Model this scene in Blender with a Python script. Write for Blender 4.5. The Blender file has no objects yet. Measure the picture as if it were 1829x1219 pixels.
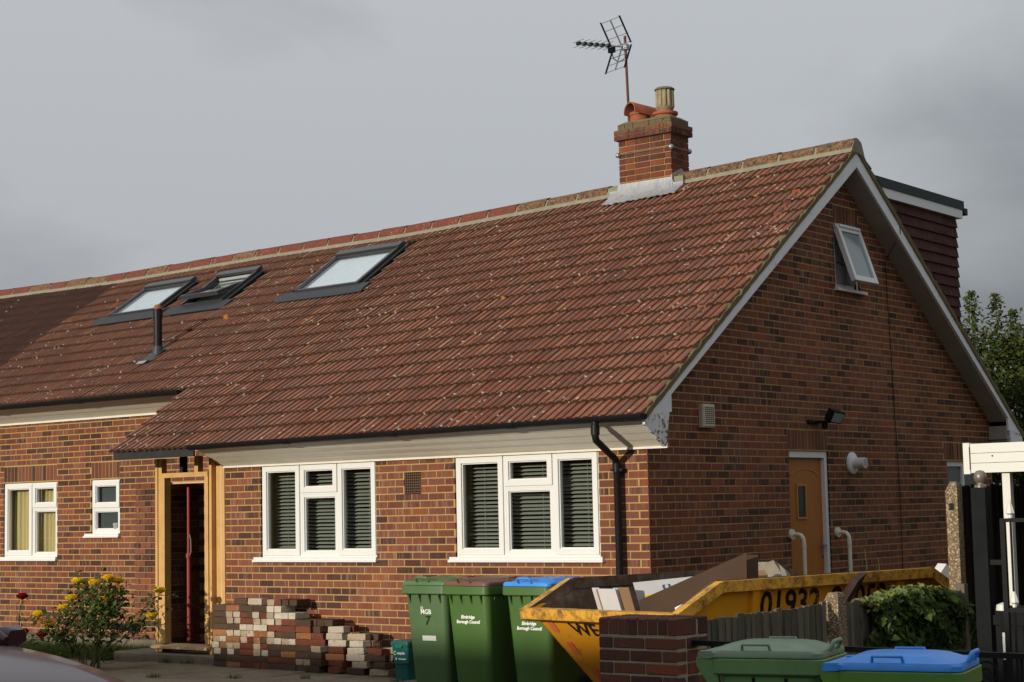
import bpy, math, random
import numpy as np
from mathutils import Matrix, Vector, Euler
random.seed(7); RNG = np.random.default_rng(11)
scene = bpy.context.scene
COL = scene.collection
PI = math.pi

# ------------------------------------------------------------------ camera
CAM = Vector((9.154, -13.835, 0.568))
YAW, PITCH, ROLL, FPX = 0.659465, 0.094935, -0.021819, 3161.7
cd = bpy.data.cameras.new('camera'); cam = bpy.data.objects.new('camera', cd); COL.objects.link(cam)
cd.sensor_width = 36.0; cd.lens = FPX / 1829.0 * 36.0; cd.clip_start = 0.1; cd.clip_end = 2000
fwd = Vector((-math.sin(YAW)*math.cos(PITCH), math.cos(YAW)*math.cos(PITCH), math.sin(PITCH)))
r0 = Vector((math.cos(YAW), math.sin(YAW), 0)); u0 = r0.cross(fwd)
rr = math.cos(ROLL)*r0 + math.sin(ROLL)*u0; uu = -math.sin(ROLL)*r0 + math.cos(ROLL)*u0
m = Matrix((rr, uu, -fwd)).transposed().to_4x4(); m.translation = CAM
cam.matrix_world = m
scene.camera = cam

# ------------------------------------------------------------------ light
SUN_EL, SUN_AZ = math.radians(11.0), math.radians(7.0)      # azimuth measured from the front of the house towards its left
SUN = Vector((-math.sin(SUN_AZ)*math.cos(SUN_EL), -math.cos(SUN_AZ)*math.cos(SUN_EL), math.sin(SUN_EL)))
sl_ = bpy.data.lights.new('sun', 'SUN'); sl_.energy = 3.7; sl_.angle = math.radians(0.6); sl_.color = (1.0, 0.90, 0.74)
so = bpy.data.objects.new('sun', sl_); COL.objects.link(so)
so.rotation_euler = SUN.to_track_quat('Z', 'Y').to_euler(); so.location = (-20, -30, 15)

world = bpy.data.worlds.new('World'); scene.world = world; world.use_nodes = True
wn = world.node_tree; wn.nodes.clear()
def wnode(t, **k):
    n = wn.nodes.new(t)
    for a, b in k.items(): setattr(n, a, b)
    return n
out = wnode('ShaderNodeOutputWorld'); bg = wnode('ShaderNodeBackground')
sky = wnode('ShaderNodeTexSky', sky_type='NISHITA', sun_disc=False)
sky.sun_elevation = SUN_EL; sky.sun_rotation = math.atan2(SUN.x, SUN.y); sky.altitude = 50
tc = wnode('ShaderNodeTexCoord'); mp = wnode('ShaderNodeMapping'); mp.inputs['Scale'].default_value = (1.0, 1.0, 2.6)
mp.inputs['Location'].default_value = (0.35, 0.1, 0.0)
n1 = wnode('ShaderNodeTexNoise'); n1.inputs['Scale'].default_value = 1.9; n1.inputs['Detail'].default_value = 4; n1.inputs['Roughness'].default_value = .45; n1.inputs['Distortion'].default_value = .4
sep = wnode('ShaderNodeSeparateXYZ')
el = wnode('ShaderNodeMapRange'); el.inputs[1].default_value = 0.0; el.inputs[2].default_value = 0.28; el.inputs[3].default_value = 0.15; el.inputs[4].default_value = 0.13
add = wnode('ShaderNodeMath', operation='ADD')
rp = wnode('ShaderNodeValToRGB')
rp.color_ramp.elements[0].position = .18; rp.color_ramp.elements[0].color = (.15, .16, .19, 1)
rp.color_ramp.elements[1].position = .68; rp.color_ramp.elements[1].color = (.52, .54, .565, 1)
dt = wnode('ShaderNodeVectorMath', operation='DOT_PRODUCT'); dt.inputs[1].default_value = (.30, .95, .0)
bank = wnode('ShaderNodeMapRange', interpolation_type='SMOOTHSTEP'); bank.inputs[1].default_value = .40; bank.inputs[2].default_value = .86; bank.inputs[3].default_value = 0.0; bank.inputs[4].default_value = 1.0
low = wnode('ShaderNodeMapRange', interpolation_type='SMOOTHSTEP'); low.inputs[1].default_value = .0; low.inputs[2].default_value = .34; low.inputs[3].default_value = -.55; low.inputs[4].default_value = -.02
bm = wnode('ShaderNodeMath', operation='MULTIPLY'); ad2 = wnode('ShaderNodeMath', operation='ADD')
mixs = wnode('ShaderNodeMixRGB'); mixs.inputs[0].default_value = .93
mul = wnode('ShaderNodeMixRGB', blend_type='MULTIPLY'); mul.inputs[0].default_value = 1; mul.inputs[2].default_value = (.1, .1, .1, 1)
L = wn.links.new
L(tc.outputs['Generated'], mp.inputs[0]); L(mp.outputs[0], n1.inputs['Vector']); L(tc.outputs['Generated'], sep.inputs[0])
L(sep.outputs['Z'], el.inputs[0]); L(n1.outputs['Fac'], add.inputs[0]); L(el.outputs[0], add.inputs[1]); n2 = wnode('ShaderNodeTexNoise'); n2.inputs['Scale'].default_value = 5.0; n2.inputs['Detail'].default_value = 5; n2.inputs['Roughness'].default_value = .5; n2.inputs['Distortion'].default_value = .6
m2 = wnode('ShaderNodeMath', operation='MULTIPLY_ADD'); m2.inputs[1].default_value = .42; m2.inputs[2].default_value = -.175; ad3 = wnode('ShaderNodeMath', operation='ADD')
L(mp.outputs[0], n2.inputs['Vector']); L(n2.outputs['Fac'], m2.inputs[0])
L(tc.outputs['Generated'], dt.inputs[0]); L(dt.outputs['Value'], bank.inputs[0]); L(sep.outputs['Z'], low.inputs[0]); L(bank.outputs[0], bm.inputs[0]); L(low.outputs[0], bm.inputs[1])
L(add.outputs[0], ad2.inputs[0]); L(bm.outputs[0], ad2.inputs[1]); L(ad2.outputs[0], ad3.inputs[0]); L(m2.outputs[0], ad3.inputs[1]); L(ad3.outputs[0], rp.inputs[0])
L(sky.outputs[0], mul.inputs[1]); L(mul.outputs[0], mixs.inputs[1]); L(rp.outputs[0], mixs.inputs[2]); cz = wnode('ShaderNodeMapRange'); cz.inputs[1].default_value = .0; cz.inputs[2].default_value = 1.0; cz.inputs[3].default_value = .80; cz.inputs[4].default_value = 1.5   # overcast sky: brighter overhead
mz = wnode('ShaderNodeVectorMath', operation='SCALE'); L(sep.outputs['Z'], cz.inputs[0]); L(mixs.outputs[0], mz.inputs[0]); L(cz.outputs[0], mz.inputs['Scale']); L(mz.outputs[0], bg.inputs[0]); L(bg.outputs[0], out.inputs[0])
bg.inputs[1].default_value = 1.0
vs = scene.view_settings
vs.view_transform = 'Standard'; vs.look = 'None'; vs.exposure = 0.0; vs.gamma = 1.0; vs.use_curve_mapping = False
scene.cycles.max_bounces = 6; scene.cycles.transparent_max_bounces = 12

# ------------------------------------------------------------------ materials
class NT:
    def __init__(s, name):
        s.m = bpy.data.materials.new(name); s.m.use_nodes = True; s.t = s.m.node_tree
        s.b = s.t.nodes['Principled BSDF']; s.o = s.t.nodes['Material Output']
    def n(s, t, **k):
        x = s.t.nodes.new(t)
        for a, b in k.items(): setattr(x, a, b)
        return x
    def l(s, a, b): s.t.links.new(a, b)
    def pos(s, scale=(1,1,1), add=None):
        g = s.n('ShaderNodeNewGeometry'); mp = s.n('ShaderNodeMapping'); mp.inputs['Scale'].default_value = scale
        src = g.outputs['Position']
        if add is not None:
            a = s.n('ShaderNodeVectorMath', operation='ADD'); s.l(src, a.inputs[0]); s.l(add, a.inputs[1]); src = a.outputs[0]
        s.l(src, mp.inputs[0]); return mp.outputs[0]
    def noise(s, vec, scale, detail=3, rough=.55):
        n = s.n('ShaderNodeTexNoise'); n.inputs['Scale'].default_value = scale; n.inputs['Detail'].default_value = detail; n.inputs['Roughness'].default_value = rough
        s.l(vec, n.inputs['Vector']); return n.outputs['Fac']
    def ramp(s, fac, stops, interp='LINEAR'):
        r = s.n('ShaderNodeValToRGB'); r.color_ramp.interpolation = interp
        e = r.color_ramp.elements
        while len(e) < len(stops): e.new(.5)
        for q, (p_, c) in zip(e, stops):
            q.position = p_; q.color = (c, c, c, 1) if isinstance(c, (int, float)) else (*c, 1)
        s.l(fac, r.inputs[0]); return r.outputs[0]
    def mix(s, fac, a, b, mode='MIX'):
        x = s.n('ShaderNodeMixRGB', blend_type=mode)
        for i, v in enumerate((fac, a, b)):
            if isinstance(v, (int, float)): x.inputs[i].default_value = v if i == 0 else (v, v, v, 1)
            elif isinstance(v, tuple): x.inputs[i].default_value = (*v, 1)
            else: s.l(v, x.inputs[i])
        return x.outputs[0]
    def math(s, op, a, b=0.0):
        x = s.n('ShaderNodeMath', operation=op)
        for i, v in enumerate((a, b)):
            if isinstance(v, (int, float)): x.inputs[i].default_value = v
            else: s.l(v, x.inputs[i])
        return x.outputs[0]
    def rnd(s):
        g = s.n('ShaderNodeNewGeometry'); o = s.n('ShaderNodeObjectInfo')
        return s.math('FRACT', s.math('ADD', g.outputs['Random Per Island'], o.outputs['Random']))
    def bump(s, h, strength=.3, dist=.01):
        b = s.n('ShaderNodeBump'); b.inputs['Strength'].default_value = strength; b.inputs['Distance'].default_value = dist
        s.l(h, b.inputs['Height']); s.l(b.outputs[0], s.b.inputs['Normal'])
    def fin(s, col, rough=.7, metal=0.0, spec=.5):
        if isinstance(col, tuple): s.b.inputs['Base Color'].default_value = (*col, 1)
        else: s.l(col, s.b.inputs['Base Color'])
        if isinstance(rough, (int, float)): s.b.inputs['Roughness'].default_value = rough
        else: s.l(rough, s.b.inputs['Roughness'])
        s.b.inputs['Metallic'].default_value = metal; s.b.inputs['Specular IOR Level'].default_value = spec
        return s.m

def simple(name, col, rough=.6, var=.25, scale=6, bump=0, bscale=60, metal=0, spec=.4, stretch=(1,1,1), dirt=None, dirtamt=.4, dscale=3):
    t = NT(name); v = t.pos(stretch)
    n = t.noise(v, scale, 4)
    c = t.mix(n, tuple(x*(1-var) for x in col), tuple(min(1, x*(1+var)) for x in col))
    if dirt:
        d = t.ramp(t.noise(t.pos(), dscale, 5, .7), [(.45, 0.0), (.75, dirtamt)])
        c = t.mix(d, c, dirt)
    if bump: t.bump(t.noise(v, bscale, 3), bump)
    return t.fin(c, rough, metal, spec)

def brick_mat(name, tones, streak=(.37,.205,.14), samt=.75, moss_above=None):
    t = NT(name); r = t.rnd()
    base = t.ramp(r, [(i/len(tones), c) for i, c in enumerate(tones)], 'CONSTANT')
    r2 = t.math('FRACT', t.math('MULTIPLY', r, 37.7))
    base = t.mix(t.math('MULTIPLY', r2, .35), base, (.10, .035, .025))
    off = t.n('ShaderNodeCombineXYZ'); o = t.math('MULTIPLY', r, 91.0); t.l(o, off.inputs[0]); t.l(t.math('MULTIPLY', r, 57.0), off.inputs[1]); t.l(t.math('MULTIPLY', r, 13.0), off.inputs[2])
    sv = t.pos((1, 1, .09), off.outputs[0])
    st = t.ramp(t.noise(sv, 26, 2, .5), [(.50, 0.0), (.72, 1.0)])
    r3 = t.math('FRACT', t.math('MULTIPLY', r, 113.3))
    col = t.mix(t.math('MULTIPLY', st, t.math('MULTIPLY', r3, samt)), base, streak)
    sp = t.noise(t.pos(), 70, 3, .6)
    col = t.mix(t.ramp(sp, [(.35, .55), (.7, 0.0)]), col, t.mix(1.0, col, .55, 'MULTIPLY'))
    big = t.noise(t.pos(), .7, 3)
    col = t.mix(t.ramp(big, [(.33, .8), (.62, 0.0)]), col, t.mix(1.0, col, (.66, .62, .60), 'MULTIPLY'))
    eff = t.ramp(t.noise(t.pos((1,1,.6)), 2.3, 5, .75), [(.60, 0.0), (.78, .30)])
    col = t.mix(eff, col, (.34, .26, .20))
    if moss_above is not None:
        g = t.n('ShaderNodeNewGeometry'); sx = t.n('ShaderNodeSeparateXYZ'); t.l(g.outputs['Position'], sx.inputs[0])
        mz_ = t.ramp(t.math('ADD', t.math('MULTIPLY', t.math('SUBTRACT', sx.outputs['Z'], moss_above), 4.0), t.noise(t.pos(), 11, 4, .7)), [(.55, 0.0), (.95, .85)])
        col = t.mix(mz_, col, t.mix(t.noise(t.pos(), 25, 3), (.07,.06,.035), (.17,.145,.085)))
        col = t.mix(t.math('MULTIPLY', mz_, t.ramp(t.noise(t.pos(), 7, 3, .6), [(.62,0.0),(.68,1.0)])), col, (.42,.21,.02))
    t.bump(sp, .5, .006)
    return t.fin(col, .85, 0, .25)
HOUSE_TONES = [(.225,.076,.047),(.18,.063,.042),(.26,.094,.054),(.10,.045,.036),(.24,.082,.051),(.20,.078,.058),(.295,.094,.046),(.080,.038,.033),(.23,.089,.060),(.245,.074,.040)]
M = {}
M['brick'] = brick_mat('house_brick', HOUSE_TONES)
M['pier_brick'] = brick_mat('pier_brick', [(.15,.056,.038),(.11,.044,.036),(.19,.062,.036),(.085,.040,.034),(.17,.06,.042),(.24,.072,.036)], (.2,.12,.1), .3)
M['chimney_brick'] = brick_mat('chimney_brick', [(.20,.055,.03),(.13,.04,.028),(.24,.07,.03),(.15,.05,.032),(.09,.035,.03)], (.32,.16,.09), .4, 5.05)
def mortar(name, c, k=.25):
    t = NT(name); n = t.noise(t.pos(), 9, 5, .7); f = t.noise(t.pos(), 160, 2)
    col = t.mix(n, tuple(x*(1-k) for x in c), tuple(x*(1+k) for x in c)); t.bump(f, .6, .004); return t.fin(col, .95, 0, .1)
M['mortar'] = mortar('sandy_mortar', (.40, .275, .105))
M['pier_mortar'] = mortar('old_mortar', (.30, .27, .18), .35)
M['ridge_mortar'] = mortar('ridge_mortar', (.235, .225, .165), .4)
M['verge_mortar'] = mortar('mossy_verge_mortar', (.16, .135, .07), .55)

def tile_mat(name, tones, groove, lich=1.0, lo=(.085,.045,.032), pale=(.38,.21,.118)):
    t = NT(name); r = t.rnd()
    base = t.ramp(r, [(i/len(tones), c) for i, c in enumerate(tones)], 'CONSTANT')
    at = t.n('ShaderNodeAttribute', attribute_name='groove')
    w = t.noise(t.pos((1, 1, 1)), 14, 4, .65)
    base = t.mix(t.ramp(w, [(.35, .6), (.62, 0.0)]), base, lo)
    strip = t.noise(t.pos((1, .09, .09)), 13, 3, .7)
    base = t.mix(t.ramp(strip, [(.54, 0.0), (.70, .85)]), base, pale)
    dstr = t.noise(t.pos((1, .08, .08), None), 17, 3, .7)
    base = t.mix(t.ramp(dstr, [(.30, .8), (.46, 0.0)]), base, tuple(x*.38 for x in tones[1]))
    wth = t.noise(t.pos((1,.5,.5)), .55, 4, .6)
    base = t.mix(t.ramp(wth, [(.36, .5), (.52, 0.0)]), base, t.mix(1.0, base, (.62,.62,.60), 'MULTIPLY')); base = t.mix(t.ramp(wth, [(.52, 0.0), (.68, .35)]), base, tuple(x*1.35 for x in tones[6 % len(tones)]))
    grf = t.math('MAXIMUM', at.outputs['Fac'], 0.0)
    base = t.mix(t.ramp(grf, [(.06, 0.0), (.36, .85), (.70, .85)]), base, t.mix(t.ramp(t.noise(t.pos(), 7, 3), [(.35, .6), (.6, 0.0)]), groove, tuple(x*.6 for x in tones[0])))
    base = t.mix(t.ramp(grf, [(.58, 0.0), (.82, .95)]), base, t.mix(t.noise(t.pos(), 6, 2), (.018,.011,.009), (.05,.025,.018)))  # rib drop: near-black shadow line painted into the colour
    base = t.mix(t.math('MULTIPLY', t.math('MAXIMUM', t.math('MULTIPLY', at.outputs['Fac'], -1.0), 0.0), .9), base, t.mix(w, (.035,.022,.014), (.075,.05,.026)))  # lower front edge: moss brown, painted dark for the course shadow lines
    v = t.n('ShaderNodeTexVoronoi'); v.inputs['Scale'].default_value = 11; t.l(t.pos(), v.inputs['Vector'])
    wob = t.math('ADD', v.outputs['Distance'], t.math('MULTIPLY', t.noise(t.pos(), 60, 2), .22))
    ring = t.ramp(wob, [(.27, 1.0), (.31, 0.0)])
    patch = t.ramp(t.noise(t.pos(), .8, 4, .65), [(.48, 0.0), (.64, 1.0)])
    sepc = t.n('ShaderNodeSeparateColor'); t.l(v.outputs['Color'], sepc.inputs[0])
    pick = t.math('LESS_THAN', sepc.outputs[0], t.math('ADD', t.math('MULTIPLY', patch, .95*lich), .10*lich))
    lf = t.math('MULTIPLY', ring, t.math('MULTIPLY', pick, .9))
    col = t.mix(lf, base, t.mix(t.noise(t.pos(), 35, 2), (.34,.30,.25), (.62,.59,.53)))
    v2 = t.n('ShaderNodeTexVoronoi'); v2.inputs['Scale'].default_value = 2.2; t.l(t.pos(), v2.inputs['Vector'])
    s2 = t.n('ShaderNodeSeparateColor'); t.l(v2.outputs['Color'], s2.inputs[0])
    of = t.math('MULTIPLY', t.ramp(t.math('ADD', v2.outputs['Distance'], t.math('MULTIPLY', t.noise(t.pos(), 30, 2), .1)), [(.12, 1.0), (.15, 0.0)]), t.math('LESS_THAN', s2.outputs[1], .03))
    col = t.mix(of, col, (.5, .24, .03))
    t.bump(t.noise(t.pos(), 90, 3), .5, .006)
    return t.fin(col, .9, 0, .2)
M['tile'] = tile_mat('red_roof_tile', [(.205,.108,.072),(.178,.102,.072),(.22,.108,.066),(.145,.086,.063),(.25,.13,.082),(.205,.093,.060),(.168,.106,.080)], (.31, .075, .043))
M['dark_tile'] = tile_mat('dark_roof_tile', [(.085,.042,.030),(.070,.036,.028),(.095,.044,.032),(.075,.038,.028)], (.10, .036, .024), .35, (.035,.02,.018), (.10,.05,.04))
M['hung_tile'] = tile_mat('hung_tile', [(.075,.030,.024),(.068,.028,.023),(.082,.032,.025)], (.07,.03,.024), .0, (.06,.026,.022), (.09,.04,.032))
def ridge_mat(name, c, c2):
    t = NT(name); n = t.noise(t.pos(), 22, 5, .75); r = t.rnd()
    col = t.mix(t.ramp(n, [(.40, 0.0), (.6, 1.0)]), c, c2)
    v = t.n('ShaderNodeTexVoronoi'); v.inputs['Scale'].default_value = 25; t.l(t.pos(), v.inputs['Vector'])
    col = t.mix(t.math('MULTIPLY', t.ramp(v.outputs['Distance'], [(.12, 1.0), (.22, 0.0)]), t.ramp(t.noise(t.pos(), 4, 2), [(.5, 0.0), (.7, .8)])), col, (.5,.48,.42))
    t.bump(n, .5, .01); return t.fin(col, .9, 0, .2)
M['ridge_red'] = ridge_mat('ridge_red', (.20,.055,.036), (.11,.045,.036))
M['ridge_tan'] = ridge_mat('ridge_tan', (.22,.125,.062), (.065,.04,.03))
M['ridge_brown'] = ridge_mat('ridge_brown', (.11,.055,.04), (.22,.12,.065))
def peel_mat(name, paint, under, lo, hi, rough=.5, sc=(1,1,1)):
    t = NT(name); n = t.noise(t.pos(sc), 26, 5, .75); b = t.noise(t.pos(), 2.2, 3)
    f = t.ramp(t.math('ADD', n, t.math('MULTIPLY', t.math('SUBTRACT', b, .5), .55)), [(lo, 0.0), (hi, 1.0)])
    d = t.mix(t.noise(t.pos(), 7, 4), tuple(x*.80 for x in paint), paint)
    t.bump(f, .4, .004); return t.fin(t.mix(f, d, under), rough, 0, .4)
M['barge'] = peel_mat('peeling_white_paint', (.80,.81,.82), (.16,.14,.12), .70, .76)
M['barge_end'] = peel_mat('badly_peeling_white_paint', (.78,.79,.80), (.17,.15,.13), .56, .60)
M['soffit'] = peel_mat('cream_painted_boards', (.76,.72,.62), (.34,.24,.16), .80, .86, .55)
M['grey_soffit'] = simple('grey_soffit_paint', (.34,.31,.28), .6, .15, 5, dirt=(.2,.18,.16))
M['upvc'] = simple('white_upvc', (.70,.71,.70), .3, .04, 3, spec=.5)
M['upvc_dirty'] = simple('weathered_upvc', (.66,.67,.66), .4, .1, 4, dirt=(.4,.38,.33), dirtamt=.3)
M['black_plastic'] = simple('black_plastic', (.010,.010,.011), .45, .3, 8, spec=.2)
M['dull_black'] = simple('dull_black_board', (.012,.012,.013), .5, .4, 5, dirt=(.10,.095,.09), dirtamt=.18, dscale=9)
M['felt'] = simple('dark_felt', (.030,.040,.038), .75, .3, 5, .3)
M['grey_metal'] = simple('anthracite_metal', (.055,.058,.062), .38, .15, 4, metal=.3, spec=.5)
M['skirt'] = simple('dark_pleated_flashing', (.035,.038,.045), .5, .2, 6)
def lead():
    t = NT('weathered_lead'); n = t.noise(t.pos((1,1,.35)), 9, 4, .7); c = t.ramp(n, [(.35,(.26,.275,.30)),(.55,(.36,.375,.39)),(.68,(.34,.24,.16))]); return t.fin(c, .5, .3, .4)
M['lead'] = lead()
M['terracotta'] = simple('terracotta', (.30,.085,.035), .75, .35, 7, .2, 40, dirt=(.08,.04,.03), dirtamt=.6)
M['cowl'] = simple('lichened_clay_cowl', (.30,.25,.15), .85, .4, 9, .3, 40, dirt=(.07,.055,.04), dirtamt=.8, dscale=7)
M['moss'] = simple('moss_grey_render', (.13,.13,.07), .9, .45, 12, .3, 40, dirt=(.34,.17,.02), dirtamt=.35, dscale=9)
M['rust'] = simple('rusty_steel', (.11,.035,.022), .75, .4, 18, .2)
M['alu'] = simple('aerial_aluminium', (.32,.33,.34), .4, .2, 8, metal=.7)
M['timber'] = simple('new_pine', (.56,.33,.115), .6, .16, 5, .15, 60, stretch=(8,8,.5), dirt=(.36,.17,.06), dirtamt=.5, dscale=5)
M['ply'] = simple('plywood', (.60,.40,.22), .65, .12, 4, stretch=(6,6,.6))
M['red_paint'] = simple('red_oxide_paint', (.21,.024,.02), .45, .25, 8)
M['grating'] = simple('galvanised_grille', (.30,.30,.25), .5, .2, 9, metal=.3)
M['concrete'] = simple('step_concrete', (.17,.145,.105), .95, .35, 5, .4, 50, dirt=(.06,.07,.03), dirtamt=.6)
M['aggregate'] = None
t = NT('exposed_aggregate'); v = t.n('ShaderNodeTexVoronoi'); v.inputs['Scale'].default_value = 75; t.l(t.pos(), v.inputs['Vector'])
sc_ = t.n('ShaderNodeSeparateColor'); t.l(v.outputs['Color'], sc_.inputs[0])
c = t.ramp(sc_.outputs[0], [(0,(.24,.17,.10)),(.3,(.36,.26,.15)),(.55,(.17,.12,.08)),(.8,(.50,.40,.27))], 'CONSTANT')
t.bump(t.math('SUBTRACT', 1.0, v.outputs['Distance']), .8, .01); M['aggregate'] = t.fin(t.mix(t.ramp(v.outputs['Distance'], [(.35,0.0),(.6,.7)]), c, (.12,.09,.06)), .85, 0, .3)
def wood_door():
    t = NT('golden_oak'); n = t.noise(t.pos((14,14,.7)), 4, 4, .6); c = t.mix(n, (.30,.095,.012), (.46,.17,.024)); return t.fin(c, .35, 0, .3)
M['oak'] = wood_door()
M['oak_light'] = simple('oak_moulding', (.46,.20,.045), .35, .1)
def board_mat(name, a_, b_, moss):
    t = NT(name); r = t.rnd(); g = t.noise(t.pos((12,12,.5)), 6, 4, .65)
    c = t.mix(g, a_, b_); c = t.mix(t.math('MULTIPLY', r, .55), c, tuple(x*.35 for x in a_))
    c = t.mix(t.ramp(t.noise(t.pos((3,3,1)), 4, 4, .7), [(.5,0.0),(.7,.7)]), c, moss); t.bump(g, .5, .01); return t.fin(c, .9, 0, .1)
M['fence'] = board_mat('weathered_grey_board', (.075,.068,.052), (.23,.205,.155), (.055,.07,.025))
M['dark_fence'] = simple('dark_stained_fence', (.030,.021,.016), .85, .4, 5, .3, 40, stretch=(12,12,.6), spec=.08)
M['black_wood'] = simple('black_painted_timber', (.010,.011,.012), .7, .4, 6, spec=.08)
M['iron'] = simple('black_wrought_iron', (.010,.010,.011), .6, .4, 12, spec=.12)
M['white_paint'] = simple('white_gloss_paint', (.64,.64,.60), .4, .07, 3, dirt=(.5,.46,.36), dirtamt=.25)
M['cream_rail'] = simple('cream_grab_rail', (.72,.68,.55), .45, .06)
M['silver_ball'] = simple('worn_silver_paint', (.20,.18,.15), .4, .3, 20, metal=.4, dirt=(.16,.09,.05), dirtamt=.6, dscale=12)
M['beige'] = simple('beige_plastic', (.50,.46,.36), .5, .06)
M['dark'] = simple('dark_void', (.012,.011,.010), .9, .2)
M['lining'] = simple('pale_lining', (.35,.37,.36), .5, .1)
M['blind'] = simple('blind_slat', (.42,.42,.34), .5, .1)
M['white_blind'] = simple('white_blind', (.80,.82,.86), .6, .03)
M['curtain'] = simple('yellow_curtain', (.72,.58,.28), .8, .2, 3, stretch=(9,9,.5))
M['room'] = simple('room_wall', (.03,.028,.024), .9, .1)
M['frosted'] = simple('frosted_glass', (.10,.115,.11), .15, .15, 2, spec=.6)
M['grey_obscure'] = simple('obscure_glass', (.24,.30,.30), .12, .12, 1.5, spec=.5)
def glass():
    t = NT('window_glass'); tr = t.n('ShaderNodeBsdfTransparent'); tr.inputs[0].default_value = (.90,.93,.94,1)
    g = t.n('ShaderNodeBsdfGlossy'); g.inputs['Roughness'].default_value = .015
    f = t.n('ShaderNodeLayerWeight'); f.inputs[0].default_value = .5
    fr = t.math('ADD', t.math('MULTIPLY', t.math('POWER', f.outputs['Facing'], 5.0), .93), .055)
    x = t.n('ShaderNodeMixShader'); t.l(fr, x.inputs[0]); t.l(tr.outputs[0], x.inputs[1]); t.l(g.outputs[0], x.inputs[2]); t.l(x.outputs[0], t.o.inputs[0]); return t.m
M['glass'] = glass()
def bin_mat(name, c):
    return simple(name, c, .42, .14, 3, .12, 120, dirt=tuple(x*.55+.03 for x in c), dirtamt=.6, dscale=7, stretch=(1,1,.4))
M['bin_green'] = bin_mat('bin_green', (.062,.135,.030))
M['bin_old'] = bin_mat('bin_faded_green', (.075,.14,.055))
M['lid_green'] = bin_mat('lid_green', (.085,.17,.065)); M['lid_faded_sky'] = bin_mat('lid_faded_sky_green', (.17,.25,.155))  # pavement bin lid: faded green with sky reflection lightened into the colour
M['bin_bright'] = bin_mat('bin_bright_green', (.095,.22,.035)); M['bin_lifted'] = bin_mat('bin_lifted_green', (.125,.24,.085)); M['lid_brown'] = bin_mat('lid_brown', (.17,.075,.052))  # pavement bin body: green lightened to offset the shade it stands in
M['lid_blue'] = bin_mat('lid_blue', (.045,.27,.78))
M['teal'] = bin_mat('teal_plastic', (.006,.12,.105))
M['white_print'] = simple('white_print', (.78,.78,.76), .5, .1)
M['black_print'] = simple('black_print', (.012,.012,.012), .5, .2)
M['worn_print'] = peel_mat('worn_stencil_paint', (.014,.014,.014), (.40,.17,.012), .60, .66)
def skip_mat():
    t = NT('skip_yellow'); n = t.noise(t.pos(), 7, 6, .75); big = t.noise(t.pos(), 1.6, 3)
    c = t.mix(t.noise(t.pos(), 3, 3), (.70,.29,.010), (.80,.36,.016))
    f = t.ramp(t.math('ADD', n, t.math('MULTIPLY', t.math('SUBTRACT', big, .5), .4)), [(.58, 0.0), (.70, .85)])
    c = t.mix(f, c, (.11,.05,.022)); t.bump(n, .4, .01); return t.fin(c, .5, 0, .4)
M['skip'] = skip_mat()
t = NT('skip_rim'); n = t.noise(t.pos(), 11, 6, .8)
M['skip_rim'] = t.fin(t.mix(t.ramp(n, [(.45,0.0),(.62,.9)]), (.66,.34,.035), (.13,.06,.03)), .55, 0, .4)
M['skip_in'] = simple('rusty_skip_inside', (.075,.046,.028), .8, .5, 6, .3, 40, dirt=(.28,.24,.19), dirtamt=.6, dscale=5)
M['orange_tape'] = simple('orange_reflector', (.75,.17,.07), .4, .1)
M['plasterboard'] = simple('plasterboard', (.56,.57,.60), .8, .08, 3, dirt=(.3,.28,.25), dirtamt=.3)
M['card'] = simple('brown_core', (.24,.15,.08), .85, .25)
M['brown_board'] = simple('brown_hardboard', (.075,.042,.024), .7, .25, 4)
M['dark_board'] = simple('dark_veneer', (.040,.022,.018), .5, .25)
M['yellow'] = simple('yellow_sticker', (.75,.55,.03), .6, .1)
M['blue_ink'] = simple('blue_ink', (.04,.09,.22), .6, .1)
M['red_pack'] = simple('red_wrapper', (.62,.03,.035), .45, .15)
M['rubble'] = simple('rubble', (.22,.19,.15), .95, .5, 9, .6, 30)
M['ivy'] = None
def leaf_mat(name, cols, trans=.22, rough=.75):
    t = NT(name); r = t.rnd(); c = t.ramp(r, [(i/len(cols), x) for i, x in enumerate(cols)], 'CONSTANT')
    t.fin(c, rough, 0, .12)
    tl = t.n('ShaderNodeBsdfTranslucent'); t.l(t.mix(1.0, c, (1.0, 1.0, .5), 'MULTIPLY'), tl.inputs[0])
    x = t.n('ShaderNodeMixShader'); x.inputs[0].default_value = trans
    t.l(t.b.outputs[0], x.inputs[1]); t.l(tl.outputs[0], x.inputs[2]); t.l(x.outputs[0], t.o.inputs[0]); return t.m
M['ivy'] = leaf_mat('ivy_leaf', [(.035,.065,.014),(.05,.085,.018),(.028,.05,.012),(.075,.11,.025),(.10,.125,.04),(.045,.07,.016)])
M['ivy_pale'] = leaf_mat('pale_ivy_leaf', [(.10,.14,.03),(.15,.18,.05),(.08,.12,.03),(.20,.22,.09)])  # paler leaf greens, used along the top of the ivy
M['rose_leaf'] = leaf_mat('rose_leaf', [(.055,.095,.022),(.07,.115,.028),(.045,.075,.02),(.09,.125,.035),(.08,.07,.03)])
M['tree_leaf'] = leaf_mat('tree_leaf', [(.040,.065,.014),(.055,.08,.017),(.032,.052,.012),(.08,.10,.02),(.026,.042,.011),(.10,.09,.022)])
M['autumn_leaf'] = leaf_mat('autumn_leaf', [(.13,.10,.02),(.20,.085,.02),(.09,.09,.02),(.24,.12,.025),(.07,.08,.018)])
M['grass'] = leaf_mat('grass_blade', [(.06,.10,.018),(.09,.13,.025),(.045,.08,.016),(.12,.13,.04)])
M['petal'] = leaf_mat('yellow_petal', [(.85,.60,.02),(.88,.68,.05),(.80,.50,.015)], .3)
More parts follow.
